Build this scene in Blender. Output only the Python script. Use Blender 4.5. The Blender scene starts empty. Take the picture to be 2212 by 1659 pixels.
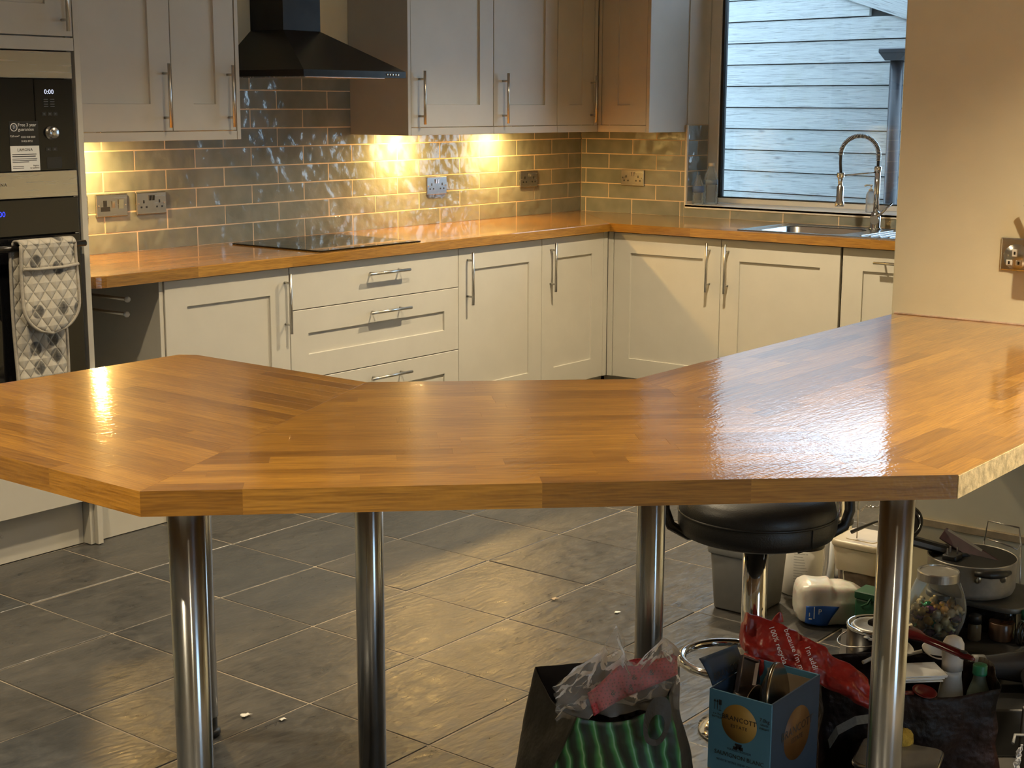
import bpy, bmesh, math, random
from mathutils import Matrix, Vector

random.seed(7)
scene = bpy.context.scene
COL = scene.collection
PI = math.pi

# ------------------------------------------------------------------ camera
cam_d = bpy.data.cameras.new('camera')
cam = bpy.data.objects.new('camera', cam_d)
COL.objects.link(cam)
scene.camera = cam
YAW, PITCH, ROLL, FPX = 0.9031, 0.1865, 0.0036, 3207.4
fw = Vector((math.sin(YAW) * math.cos(PITCH), math.cos(YAW) * math.cos(PITCH), -math.sin(PITCH)))
rt = Vector((math.cos(YAW), -math.sin(YAW), 0))
up = rt.cross(fw)
r2 = rt * math.cos(ROLL) + up * math.sin(ROLL)
u2 = up * math.cos(ROLL) - rt * math.sin(ROLL)
mw = Matrix((r2, u2, -fw)).transposed().to_4x4()
mw.translation = Vector((-6.690, -4.798, 1.499))
cam.matrix_world = mw
cam_d.sensor_fit = 'HORIZONTAL'
cam_d.sensor_width = 36.0
cam_d.lens = FPX / 2212 * 36.0
cam_d.clip_start = 0.05
cam_d.clip_end = 200

# ------------------------------------------------------------------ world, light, exposure
world = bpy.data.worlds.new('overcast_sky')
scene.world = world
world.use_nodes = True
wn = world.node_tree.nodes
wn['Background'].inputs['Color'].default_value = (0.56, 0.77, 1.0, 1)
wn['Background'].inputs['Strength'].default_value = SKY = 2.4
vs = scene.view_settings
vs.view_transform = 'Standard'
vs.look = 'None'
vs.gamma = 1.0
vs.use_curve_mapping = False
vs.exposure = 1.2
cy = scene.cycles
cy.max_bounces = 4; cy.diffuse_bounces = 3; cy.glossy_bounces = 3; cy.transmission_bounces = 4; cy.transparent_max_bounces = 10
cy.caustics_reflective = False; cy.caustics_refractive = False
cy.use_adaptive_sampling = True; cy.adaptive_threshold = .09
cy.sample_clamp_indirect = 4.0
WARM = (1.0, 0.60, 0.18)
CEIL_W = (1.0, 0.815, 0.53)
PUCK_POWER = 4.0
DOWN_POWER = 125.0

def portal(name, loc, rot, sx, sy):
    l = bpy.data.lights.new(name, 'AREA')
    l.shape = 'RECTANGLE'; l.size = sx; l.size_y = sy
    l.cycles.is_portal = True
    o = bpy.data.objects.new(name, l)
    COL.objects.link(o)
    o.location = loc
    o.rotation_euler = rot
    return o
portal('window_portal', (0.40, -1.5, 1.6), (0, PI / 2, 0), 1.3, 1.9)
portal('garden_door_portal', (-5.4, -7.7, 1.1), (-PI / 2, 0, 0), 1.1, 2.1)

# ------------------------------------------------------------------ mesh helpers
class MB:
    def __init__(s):
        s.v = []; s.f = []; s.m = []; s.sm = []
    def add(s, vs_, fs, mi=0, smooth=False):
        o = len(s.v)
        s.v += [tuple(p) for p in vs_]
        for f in fs:
            s.f.append(tuple(i + o for i in f)); s.m.append(mi); s.sm.append(smooth)
        return s
    def box(s, x0, x1, y0, y1, z0, z1, b=0.0, mi=0):
        if x0 > x1: x0, x1 = x1, x0
        if y0 > y1: y0, y1 = y1, y0
        if z0 > z1: z0, z1 = z1, z0
        b = min(b, (x1 - x0) * .49, (y1 - y0) * .49, (z1 - z0) * .49)
        if b <= 0:
            v = [(x, y, z) for x in (x0, x1) for y in (y0, y1) for z in (z0, z1)]
            return s.add(v, [(0, 1, 3, 2), (4, 6, 7, 5), (0, 4, 5, 1), (2, 3, 7, 6), (0, 2, 6, 4), (1, 5, 7, 3)], mi)
        lo = (x0, y0, z0); hi = (x1, y1, z1)
        idx = {}; vv = []
        for sg in [(a, c, d) for a in (0, 1) for c in (0, 1) for d in (0, 1)]:
            for ax in range(3):
                p = []
                for k in range(3):
                    base = hi[k] if sg[k] else lo[k]
                    off = 0 if k == ax else (-b if sg[k] else b)
                    p.append(base + off)
                idx[sg + (ax,)] = len(vv); vv.append(tuple(p))
        ff = []
        for ax in range(3):
            o1, o2 = [k for k in range(3) if k != ax]
            for sgn in (0, 1):
                q = []
                for (a, c) in ((0, 0), (1, 0), (1, 1), (0, 1)):
                    t = [0, 0, 0]; t[ax] = sgn; t[o1] = a; t[o2] = c
                    q.append(idx[tuple(t) + (ax,)])
                ff.append(tuple(q))
            for a in (0, 1):           # edges along axis ax
                for c in (0, 1):
                    t0 = [0, 0, 0]; t0[o1] = a; t0[o2] = c
                    t1 = list(t0); t1[ax] = 1
                    ff.append((idx[tuple(t0) + (o1,)], idx[tuple(t1) + (o1,)], idx[tuple(t1) + (o2,)], idx[tuple(t0) + (o2,)]))
        for sg in [(a, c, d) for a in (0, 1) for c in (0, 1) for d in (0, 1)]:
            ff.append((idx[sg + (0,)], idx[sg + (1,)], idx[sg + (2,)]))
        return s.add(vv, ff, mi)
    def prism(s, poly, z0, z1, mi=0, top=None):
        n = len(poly); t = top or poly
        v = [(p[0], p[1], z0) for p in poly] + [(p[0], p[1], z1) for p in t]
        f = [tuple(range(n))[::-1], tuple(range(n, 2 * n))] + [(i, (i + 1) % n, n + (i + 1) % n, n + i) for i in range(n)]
        return s.add(v, f, mi)
    def tube(s, pts, r, n=10, caps=True, mi=0, smooth=True):
        P = [Vector(p) for p in pts]
        rr = r if isinstance(r, (list, tuple)) else [r] * len(P)
        T = [(P[min(i + 1, len(P) - 1)] - P[max(i - 1, 0)]).normalized() for i in range(len(P))]
        ref = Vector((0, 0, 1)) if abs(T[0].z) < .9 else Vector((1, 0, 0))
        nrm = T[0].cross(ref).normalized()
        v = []
        for i in range(len(P)):
            nrm = (nrm - T[i] * nrm.dot(T[i])).normalized()
            b = T[i].cross(nrm)
            for k in range(n):
                a = 2 * PI * k / n
                v.append(P[i] + (nrm * math.cos(a) + b * math.sin(a)) * rr[i])
        f = [(i * n + k, i * n + (k + 1) % n, (i + 1) * n + (k + 1) % n, (i + 1) * n + k) for i in range(len(P) - 1) for k in range(n)]
        o = len(s.v)
        s.add(v, f, mi, smooth)
        if caps:
            s.f.append(tuple(o + k for k in range(n))[::-1]); s.m.append(mi); s.sm.append(False)
            e = o + (len(P) - 1) * n
            s.f.append(tuple(e + k for k in range(n))); s.m.append(mi); s.sm.append(False)
        return s
    def lathe(s, prof, n=32, c=(0, 0, 0), mi=0, smooth=True, sx=1, sy=1):
        v = []; f = []
        for (r, z) in prof:
            for k in range(n):
                a = 2 * PI * k / n
                v.append((c[0] + r * math.cos(a) * sx, c[1] + r * math.sin(a) * sy, c[2] + z))
        for i in range(len(prof) - 1):
            for k in range(n):
                f.append((i * n + k, i * n + (k + 1) % n, (i + 1) * n + (k + 1) % n, (i + 1) * n + k))
        s.add(v, f, mi, smooth)
        o = len(s.v) - len(v)
        if prof[0][0] > 1e-6:
            s.f.append(tuple(o + k for k in range(n))[::-1]); s.m.append(mi); s.sm.append(False)
        if prof[-1][0] > 1e-6:
            e = o + (len(prof) - 1) * n
            s.f.append(tuple(e + k for k in range(n))); s.m.append(mi); s.sm.append(False)
        return s
    def loops(s, rects, mi=0):
        """stack of rectangular rings (x0,x1,z0,z1,y); first and last are capped (y is depth, front is -y)"""
        v = []; f = []
        for (x0, x1, z0, z1, y) in rects:
            v += [(x0, y, z0), (x1, y, z0), (x1, y, z1), (x0, y, z1)]
        n = len(rects)
        f.append((3, 2, 1, 0)); f.append(tuple((n - 1) * 4 + k for k in range(4)))
        for i in range(n - 1):
            for k in range(4):
                f.append((i * 4 + k, i * 4 + (k + 1) % 4, (i + 1) * 4 + (k + 1) % 4, (i + 1) * 4 + k))
        return s.add(v, f, mi)
    def grid(s, fn, nu, nv, mi=0, smooth=True, closeu=False):
        v = [fn(i / (nu if closeu else nu - 1), j / (nv - 1)) for j in range(nv) for i in range(nu)]
        f = []
        for j in range(nv - 1):
            for i in range(nu if closeu else nu - 1):
                a = j * nu + i; b = j * nu + (i + 1) % nu
                f.append((a, b, b + nu, a + nu))
        return s.add(v, f, mi, smooth)
    def mesh(s, name, mats, recalc=True, weld=True):
        me = bpy.data.meshes.new(name)
        me.from_pydata(s.v, [], s.f)
        mats = mats if isinstance(mats, (list, tuple)) else [mats]
        for m in mats: me.materials.append(m)
        me.polygons.foreach_set('material_index', s.m)
        me.polygons.foreach_set('use_smooth', s.sm)
        if recalc:
            bm = bmesh.new(); bm.from_mesh(me)
            if weld: bmesh.ops.remove_doubles(bm, verts=bm.verts, dist=1e-6)
            bmesh.ops.recalc_face_normals(bm, faces=bm.faces)
            bm.to_mesh(me); bm.free()
        me.update()
        return me
    def build(s, name, mats, parent=None, loc=None, rot=None, recalc=True, weld=True):
        return link(name, s.mesh(name, mats, recalc, weld), parent, loc, rot)

def link(name, me, parent=None, loc=None, rot=None):
    o = bpy.data.objects.new(name, me)
    COL.objects.link(o)
    if parent is not None: o.parent = parent
    if loc is not None: o.location = loc
    if rot is not None: o.rotation_euler = rot
    return o
def tag(o, label, cat, group=None):
    o['label'] = label; o['category'] = cat
    if group: o['group'] = group
    return o
def thing(name, label, cat, loc=(0, 0, 0), rz=0, group=None):
    o = bpy.data.objects.new(name, None)
    COL.objects.link(o)
    o.empty_display_size = .05
    o.location = loc; o.rotation_euler = (0, 0, rz)
    return tag(o, label, cat, group)
def struct(o):
    o['kind'] = 'structure'
    return o
def subsurf(o, n=1):
    m = o.modifiers.new('subdivision', 'SUBSURF'); m.levels = n; m.render_levels = n
    return o
def solidify(o, t, off=0):
    m = o.modifiers.new('solidify', 'SOLIDIFY'); m.thickness = t; m.offset = off
    return o
def text_mesh(body, size, extrude=0.0002, align='CENTER', spacing=1.0):
    c = bpy.data.curves.new('lettering', 'FONT')
    c.body = body; c.size = size; c.extrude = extrude; c.align_x = align; c.align_y = 'CENTER'
    c.space_character = spacing; c.resolution_u = 2
    o = bpy.data.objects.new('lettering_source', c)
    COL.objects.link(o)
    dg = bpy.context.evaluated_depsgraph_get()
    me = bpy.data.meshes.new_from_object(o.evaluated_get(dg))
    bpy.data.objects.remove(o)
    return me
def text(body, size, mat, parent, loc, rot=(PI / 2, 0, 0), name='lettering', align='CENTER', spacing=1.0, sx=1.0, extrude=.0002):
    me = text_mesh(body, size, extrude, align, spacing)
    me.materials.clear(); me.materials.append(mat)
    o = link(name, me, parent, loc, rot)
    o.scale = (sx, 1, 1)
    return o

# ------------------------------------------------------------------ material helpers
class NT:
    def __init__(s, name):
        s.mat = bpy.data.materials.new(name)
        s.mat.use_nodes = True
        s.t = s.mat.node_tree; s.n = s.t.nodes; s.l = s.t.links
        s.p = s.n['Principled BSDF']
        s._pos = None
    def node(s, typ, **kw):
        nd = s.n.new(typ)
        for k, v in kw.items(): setattr(nd, k, v)
        return nd
    def put(s, sock, v):
        if isinstance(v, bpy.types.NodeSocket): s.l.new(v, sock)
        elif isinstance(v, tuple) and len(v) == 3 and sock.type == 'RGBA': sock.default_value = (*v, 1)
        else: sock.default_value = v
    def set(s, **kw):
        for k, v in kw.items(): s.put(s.p.inputs[k.replace('_', ' ')], v)
        return s
    def pos(s):
        return s.node('ShaderNodeNewGeometry').outputs['Position']
    def obj(s):
        return s.node('ShaderNodeTexCoord').outputs['Object']
    def rand(s):
        return s.node('ShaderNodeObjectInfo').outputs['Random']
    def map(s, vec, loc=(0, 0, 0), rot=(0, 0, 0), sc=(1, 1, 1)):
        m = s.node('ShaderNodeMapping')
        s.l.new(vec, m.inputs['Vector'])
        m.inputs['Location'].default_value = loc; m.inputs['Rotation'].default_value = rot; m.inputs['Scale'].default_value = sc
        return m.outputs['Vector']
    def noise(s, vec, scale=5, detail=3, rough=.5, dist=0, out='Fac'):
        m = s.node('ShaderNodeTexNoise')
        if vec is not None: s.l.new(vec, m.inputs['Vector'])
        m.inputs['Scale'].default_value = scale; m.inputs['Detail'].default_value = detail
        m.inputs['Roughness'].default_value = rough; m.inputs['Distortion'].default_value = dist
        return m.outputs[out]
    def ramp(s, fac, stops, interp='LINEAR'):
        m = s.node('ShaderNodeValToRGB')
        s.l.new(fac, m.inputs['Fac'])
        cr = m.color_ramp; cr.interpolation = interp
        while len(cr.elements) < len(stops): cr.elements.new(.5)
        for e, (p, c) in zip(cr.elements, stops):
            e.position = p
            e.color = (*c, 1) if isinstance(c, tuple) else (c, c, c, 1)
        return m.outputs['Color']
    def mix(s, fac, a, b, mode='MIX'):
        m = s.node('ShaderNodeMix', data_type='RGBA', blend_type=mode)
        s.put(m.inputs[0], fac); s.put(m.inputs[6], a); s.put(m.inputs[7], b)
        return m.outputs[2]
    def math(s, op, a, b=0.0, clamp=False):
        m = s.node('ShaderNodeMath', operation=op); m.use_clamp = clamp
        s.put(m.inputs[0], a); s.put(m.inputs[1], b)
        return m.outputs[0]
    def add_vec(s, a, b):
        m = s.node('ShaderNodeVectorMath', operation='ADD')
        s.l.new(a, m.inputs[0]); s.l.new(b, m.inputs[1])
        return m.outputs[0]
    def comb(s, x=0.0, y=0.0, z=0.0):
        m = s.node('ShaderNodeCombineXYZ')
        s.put(m.inputs[0], x); s.put(m.inputs[1], y); s.put(m.inputs[2], z)
        return m.outputs[0]
    def sep(s, v):
        m = s.node('ShaderNodeSeparateXYZ'); s.l.new(v, m.inputs[0])
        return m.outputs
    def bump(s, h, dist=.002, strength=1.0, target='Normal'):
        m = s.node('ShaderNodeBump')
        s.l.new(h, m.inputs['Height'])
        m.inputs['Distance'].default_value = dist; m.inputs['Strength'].default_value = strength
        s.l.new(m.outputs['Normal'], s.p.inputs[target])
        return m.outputs['Normal']

def plain(name, col, rough=.5, metal=0.0, var=.08, nscale=25, bump=0.0, bscale=200, **kw):
    """plain procedural material: a colour with slight mottling and optional fine relief"""
    t = NT(name)
    if var > 0:
        n = t.noise(t.obj(), nscale, 3, .6)
        lo = tuple(c * (1 - var) for c in col); hi = tuple(min(1, c * (1 + var)) for c in col)
        t.set(Base_Color=t.ramp(n, [(.3, lo), (.7, hi)]))
    else:
        t.set(Base_Color=col)
    t.set(Roughness=rough, Metallic=metal)
    if bump > 0: t.bump(t.noise(t.obj(), bscale, 3, .6), bump)
    for k, v in kw.items(): t.put(t.p.inputs[k.replace('_', ' ')], v)
    return t.mat
def emit(name, col, strength):
    t = NT(name)
    t.set(Base_Color=(0, 0, 0), Emission_Color=col, Emission_Strength=strength)
    return t.mat

MT = {}
MT['white_plaster'] = plain('white_plaster', (.74, .73, .70), .75, var=.04, nscale=5)
MT['plaster'] = plain('cream_plaster', (.78, .71, .50), .75, var=.05, nscale=4, bump=.0004, bscale=60)
MT['ceiling'] = plain('white_ceiling_paint', (.78, .76, .72), .8, var=.02)
MT['cabinet'] = plain('stone_cabinet_paint', (.56, .53, .46), .42, var=.025, nscale=8)
MT['carcass'] = plain('carcass_board', (.50, .47, .41), .5, var=.03)
MT['nickel'] = plain('brushed_nickel', (.55, .53, .49), .28, 1.0, var=.06, nscale=80)
MT['chrome'] = plain('polished_chrome', (.78, .78, .78), .07, 1.0, var=.03)
MT['black_gloss'] = plain('black_gloss_enamel', (.012, .011, .010), .14, var=.1)
MT['hood'] = plain('black_hood_enamel', (.022, .020, .018), .24, var=.25, nscale=6, Specular_IOR_Level=.25)
MT['black_glass'] = plain('black_glass', (.006, .006, .007), .04, var=0)
MT['black_plastic'] = plain('black_plastic', (.015, .015, .015), .4, var=.1)
MT['white_plastic'] = plain('white_plastic', (.75, .74, .70), .35, var=.03)
MT['white_upvc'] = plain('white_window_frame', (.80, .80, .80), .3, var=.02)
MT['rubber'] = plain('dark_rubber', (.02, .02, .02), .6, var=.1)
MT['grout'] = plain('tan_grout', (.72, .60, .46), .85, var=.08, nscale=40)
MT['floor_grout'] = plain('floor_grout', (.26, .22, .17), .9, var=.25, nscale=12)
MT['print_white'] = plain('white_print', (.8, .8, .78), .5, var=0)
MT['print_black'] = plain('black_print', (.02, .02, .025), .5, var=0)
MT['display_white'] = emit('lit_white_digits', (.75, .8, 1.0), .5)
MT['display_blue'] = emit('lit_blue_digits', (.02, .04, 1.0), 1.2)

def m_steel(name, col, rough, axis):
    t = NT(name)
    sc = [40, 40, 40]; sc[axis] = 1.5
    v = t.map(t.obj(), sc=tuple(sc))
    n = t.noise(v, 3, 2, .5)
    t.set(Base_Color=t.ramp(n, [(.25, tuple(c * .93 for c in col)), (.75, col)]), Metallic=1.0)
    t.set(Roughness=t.ramp(n, [(.2, rough * .9), (.8, rough * 1.12)]))
    return t.mat
MT['steel'] = m_steel('brushed_steel', (.52, .505, .49), .26, 0)
MT['leg_steel'] = m_steel('polished_leg_steel', (.62, .60, .57), .16, 2)
def m_leg():
    t = NT('brushed_leg_steel')
    t.set(Base_Color=(.50, .515, .54), Metallic=1.0, Roughness=.22, Anisotropic=.92)
    tg = t.node('ShaderNodeTangent', direction_type='RADIAL', axis='Z')
    t.l.new(tg.outputs[0], t.p.inputs['Tangent'])
    t.p.inputs['Anisotropic Rotation'].default_value = .25
    return t.mat
MT['leg_steel'] = m_leg()
MT['sink_steel'] = m_steel('satin_sink_steel', (.60, .60, .60), .22, 0)

def m_wall_tile():
    t = NT('glazed_wall_tile')
    p = t.pos(); r = t.rand()
    off = t.comb(t.math('MULTIPLY', r, 37.0), t.math('MULTIPLY', r, 91.0), 0.0)
    q = t.add_vec(p, off)
    n = t.noise(q, 9, 2, .5)
    base = t.mix(t.ramp(n, [(.3, 0.0), (.7, 1.0)]), (.205, .232, .226), (.285, .308, .296))
    shade = t.ramp(r, [(0, (.86, .88, .88)), (1, (1.08, 1.06, 1.04))])
    t.set(Base_Color=t.mix(1.0, base, shade, 'MULTIPLY'), Roughness=.13)
    t.p.inputs['Coat Weight'].default_value = .6
    t.p.inputs['Coat Roughness'].default_value = .05
    h1 = t.noise(q, 13, 1, .5)
    h2 = t.noise(q, 55, 2, .5)
    h = t.math('ADD', h1, t.math('MULTIPLY', h2, .10))
    nb = t.bump(h, .010, .75)
    t.l.new(nb, t.p.inputs['Coat Normal'])
    return t.mat
MT['wall_tile'] = m_wall_tile()

def m_slate():
    t = NT('riven_slate')
    p = t.pos(); r = t.rand()
    off = t.comb(t.math('MULTIPLY', r, 53.0), t.math('MULTIPLY', r, 17.0), t.math('MULTIPLY', r, 9.0))
    q = t.add_vec(p, off)
    qs = t.map(q, rot=(0, 0, .5), sc=(1, 2.6, 1))
    n1 = t.noise(qs, 3.5, 5, .62, .6)
    n2 = t.noise(q, 22, 5, .7)
    c = t.ramp(n1, [(.25, (.022, .025, .030)), (.5, (.044, .046, .049)), (.75, (.088, .084, .078))])
    c = t.mix(.35, c, t.ramp(n2, [(.3, (.018, .020, .023)), (.7, (.100, .096, .090))]))
    shade = t.ramp(r, [(0, (.78, .82, .88)), (1, (1.15, 1.08, 1.0))])
    t.set(Base_Color=t.mix(1.0, c, shade, 'MULTIPLY'))
    t.set(Roughness=t.ramp(n2, [(.25, .24), (.75, .44)]))
    t.p.inputs['Specular IOR Level'].default_value = .6
    h = t.math('ADD', t.math('MULTIPLY', t.noise(qs, 3.5, 2, .5, .6), 1.2), t.math('MULTIPLY', t.noise(qs, 30, 1, .5), .30))
    t.bump(h, .008, .5)
    return t.mat
MT['slate'] = m_slate()

def wood_nodes(t, ang, seed=None):
    """grain coordinates along the board direction `ang` in the floor plan"""
    p = t.map(t.pos(), rot=(0, 0, -ang))
    if seed is not None:
        p = t.add_vec(p, t.comb(t.math('MULTIPLY', seed, 71.0), t.math('MULTIPLY', seed, 33.0), t.math('MULTIPLY', seed, 11.0)))
    g = t.map(p, sc=(1.6, 22, 22))
    n1 = t.noise(g, 2.2, 4, .6, 1.4)
    g2 = t.map(p, sc=(7, 160, 160))
    n2 = t.noise(g2, 2.0, 3, .6)
    return p, n1, n2
def m_oak(name, ang, staves=False, crough=.08, cb=.27):
    t = NT(name)
    if staves:
        p0 = t.map(t.pos(), rot=(0, 0, -ang))
        b = t.node('ShaderNodeTexBrick')
        t.l.new(p0, b.inputs['Vector'])
        b.offset = .37; b.offset_frequency = 2; b.squash = 1.0
        b.inputs['Scale'].default_value = 1.0
        b.inputs['Mortar Size'].default_value = 0.0
        b.inputs['Brick Width'].default_value = .46
        b.inputs['Row Height'].default_value = .043
        b.inputs['Color1'].default_value = (0, 0, 0, 1); b.inputs['Color2'].default_value = (1, 1, 1, 1)
        b.inputs['Bias'].default_value = 0.0
        r = b.outputs['Color']
    else:
        r = t.rand()
    p, n1, n2 = wood_nodes(t, ang, r)
    c = t.ramp(n1, [(.28, (.215, .092, .010)), (.52, (.34, .155, .019)), (.75, (.44, .215, .030))])
    c = t.mix(.40, c, t.ramp(n2, [(.35, (.13, .052, .007)), (.65, (.52, .265, .042))]))
    shade = t.ramp(r, [(0, (.68, .64, .60)), (.3, (.92, .91, .90)), (.75, (1.04, 1.04, 1.04)), (1, (1.22, 1.26, 1.3))])
    t.set(Base_Color=t.mix(1.0, c, shade, 'MULTIPLY'), Roughness=.30)
    t.p.inputs['Coat Weight'].default_value = 1.0
    t.p.inputs['Coat Roughness'].default_value = crough
    t.p.inputs['Coat IOR'].default_value = 1.5
    # lacquer ripple: brushed along the grain
    gv = t.map(t.pos(), rot=(0, 0, -ang), sc=(8, 34, 34))
    rip = t.noise(gv, 3.0, 1, .5, .5)
    fine = t.noise(t.pos(), 190, 0, .5)
    h = t.math('ADD', rip, t.math('MULTIPLY', fine, .40))
    nb = t.bump(h, .0011, cb)
    t.l.new(nb, t.p.inputs['Coat Normal'])
    return t.mat

# ------------------------------------------------------------------ key levels
ZW = .922            # worktop top
ZB = .882            # worktop underside
E_ = .6034           # base door front plane
DW = .6276           # worktop front edge
ROW = .0789; TL = .303
EP = .010            # plaster sits this far behind the tile face
XC = -2.76; YC = -3.062   # partition wall face and its end
CEIL = 2.45

# ------------------------------------------------------------------ shell
fl = struct(MB().box(-10, .4, -7.8, .4, -.10, -.0022).build('floor', MT['floor_grout']))
tile_meshes = []
for k in range(6):
    rr = random.Random(k)
    w = .3985
    mb = MB().box(-w / 2, w / 2, -w / 2, w / 2, -.012, 0, .0016)
    tile_meshes.append(mb.mesh('floor_tile', MT['slate']))
G = .404
for i in range(-1, 17):
    for j in range(-2, 10):
        x = -2.596 - G * i + .404 * 5 - G / 2 - .0; y = -.576 - G * j - G / 2
        x = -3.0 + G * 6 - G * i - G / 2
        if x < -7.4 or y < -4.9: continue
        if y > -.30 or x > -.3: continue
        o = link('floor_tile', random.choice(tile_meshes), fl, (x, y, random.uniform(-.0012, .0008)),
                 (random.uniform(-.0022, .0022), random.uniform(-.0022, .0022), random.choice((0, PI / 2, PI, -PI / 2))))
ce = struct(MB().box(-10, .4, -7.8, .4, CEIL, CEIL + .1).build('ceiling', MT['ceiling']))
wb = struct(MB().box(-10, .3, EP, .30, -.05, CEIL).build('wall_back', MT['plaster']))
# window wall with its opening
WY0, WY1, WZ0, WZ1 = -.67, -2.70, .985, 2.30
mb = MB()
mb.box(EP, .30, EP, WY0, -.05, CEIL)
mb.box(EP, .30, WY0, WY1, -.05, WZ0 - .02)
mb.box(EP, .30, WY0, WY1, WZ1, CEIL)
mb.box(EP, .30, WY1, -3.4, -.05, CEIL)
ww = struct(mb.build('wall_window', MT['white_plaster']))
wr = struct(MB().box(XC, .3, YC, -7.8, -.05, CEIL, .004).build('wall_right', MT['plaster']))
struct(MB().box(-10.2, -10, -7.8, .3, -.05, CEIL).build('wall_left', MT['plaster']))
mb = MB()
mb.box(-10, -6.0, -7.8, -7.6, -.05, CEIL); mb.box(-4.8, XC, -7.8, -7.6, -.05, CEIL); mb.box(-6.0, -4.8, -7.8, -7.6, 2.2, CEIL)
struct(mb.build('wall_rear', MT['plaster']))

# wall tiles
def tile_run(parent, a0, a1, row, first, axis, top=None, z0=None, face=0.0, name='wall_tile'):
    """one course of tiles between a0 and a1 (distance along the wall from the corner)"""
    zz0 = ZW + ROW * row if z0 is None else z0
    zz1 = zz0 + ROW - .0035
    if top is not None: zz1 = min(zz1, top)
    s = first
    while s > a0: s -= TL
    while s < a1:
        b0 = max(s + .0018, a0); b1 = min(s + TL - .0018, a1)
        if b1 - b0 > .006:
            w = b1 - b0; h = zz1 - zz0
            key = (round(w, 3), round(h, 4))
            if key not in TC:
                TC[key] = MB().box(-w / 2, w / 2, 0, .010, -h / 2, h / 2, .0016).mesh('wall_tile', MT['wall_tile'])
            tx = random.uniform(-.006, .006); tz = random.uniform(-.004, .004)
            if axis == 'A':
                link(name, TC[key], parent, (-(b0 + b1) / 2, face, (zz0 + zz1) / 2), (tx, 0, tz))
            else:
                link(name, TC[key], parent, (face, -(b0 + b1) / 2, (zz0 + zz1) / 2), (tx, 0, -PI / 2 + tz))
        s += TL
TC = {}
for row in range(6):
    tile_run(wb, .002, 3.70, row, .27 if row % 2 == 0 else .27 - TL / 2, 'A')
for row in range(6, 10):
    tile_run(wb, 1.765, 2.76, row, .27 if row % 2 == 0 else .27 - TL / 2, 'A')
MB().box(-3.70, -.001, .0008, EP + .002, ZW - .02, ZW + ROW * 6).box(-2.76, -1.765, .0008, EP + .002, ZW + ROW * 6, ZW + ROW * 10).build('grout', MT['grout'], wb)
for row in range(6):
    tile_run(ww, .002, .664, row, .033 if row % 2 == 0 else .033 - TL / 2, 'B')
tile_run(ww, .664, 3.05, 0, .033, 'B', top=WZ0 - .006)
MB().box(.0008, EP + .002, -.001, -.668, ZW - .02, ZW + ROW * 6).box(.0008, EP + .002, -.668, -3.055, ZW - .02, WZ0 - .008).build('grout', MT['grout'], ww)
# reveal tiles beside the window (face -y)
for row in range(1, 6):
    zz0 = ZW + ROW * row; zz1 = zz0 + ROW - .0035
    cuts = [.008, .205] if row % 2 else [.008, .105, .205]
    for a, b in zip(cuts, cuts[1:]):
        MB().box(a + .0015, b - .0015, -.008, .004, max(zz0, WZ0 + .004), zz1, .0015).build('wall_tile', MT['wall_tile'], ww, (0, WY0, 0))
MB().box(.006, .207, -.0072, .003, WZ0, ZW + ROW * 6).build('grout', MT['grout'], ww, (0, WY0, 0))
MB().box(-.004, .008, -.012, -.001, WZ0 - .006, ZW + ROW * 6, .001).build('tile_trim', MT['white_plastic'], ww, (0, WY0 + .004, 0))
MB().box(-.004, .006, -.67, -3.05, WZ0 - .012, WZ0 - .001, .001).build('tile_trim', MT['white_plastic'], ww)

# window
def m_pane():
    t = NT('window_glass')
    n = t.n; l = t.l
    n.remove(t.p)
    tr = n.new('ShaderNodeBsdfTransparent'); tr.inputs['Color'].default_value = (.94, .97, .97, 1)
    gl = n.new('ShaderNodeBsdfGlossy'); gl.inputs['Roughness'].default_value = .01
    fr = n.new('ShaderNodeFresnel'); fr.inputs['IOR'].default_value = 1.5
    mx = n.new('ShaderNodeMixShader')
    l.new(fr.outputs[0], mx.inputs[0]); l.new(tr.outputs[0], mx.inputs[1]); l.new(gl.outputs[0], mx.inputs[2])
    l.new(mx.outputs[0], n['Material Output'].inputs['Surface'])
    return t.mat
MT['pane'] = m_pane()
win = struct(MB().box(.215, .285, WY0, WY0 - .064, WZ0, WZ1, .004).box(.215, .285, WY1 + .064, WY1, WZ0, WZ1, .004)
             .box(.215, .285, WY0 - .064, WY1 + .064, WZ0, WZ0 + .028, .004).box(.215, .285, WY0 - .064, WY1 + .064, WZ1 - .064, WZ1, .004)
             .build('window_1', MT['white_upvc']))
MB().box(.224, .262, WY0 - .064, WY0 - .078, WZ0 + .028, WZ1 - .064).box(.224, .262, WY1 + .078, WY1 + .064, WZ0 + .028, WZ1 - .064) \
    .box(.224, .262, WY0 - .064, WY1 + .064, WZ0 + .028, WZ0 + .034).build('gasket', MT['rubber'], win)
MB().box(.240, .246, WY0 - .07, WY1 + .07, WZ0 + .03, WZ1 - .06).build('pane', MT['pane'], win)
MB().box(-.004, .218, WY0 - .001, WY1, WZ0 - .02, WZ0, .002).build('window_sill', MT['white_upvc'], win)
# rear garden door frame (behind the camera)
dr = struct(MB().box(-6.0, -5.93, -7.72, -7.65, 0, 2.2).box(-4.87, -4.8, -7.72, -7.65, 0, 2.2)
            .box(-6.0, -4.8, -7.72, -7.65, 2.13, 2.2).box(-6.0, -4.8, -7.72, -7.65, 0, .06).build('door_1', MT['white_upvc']))
MB().box(-5.94, -4.86, -7.69, -7.68, .05, 2.14).build('pane', MT['pane'], dr)

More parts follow.
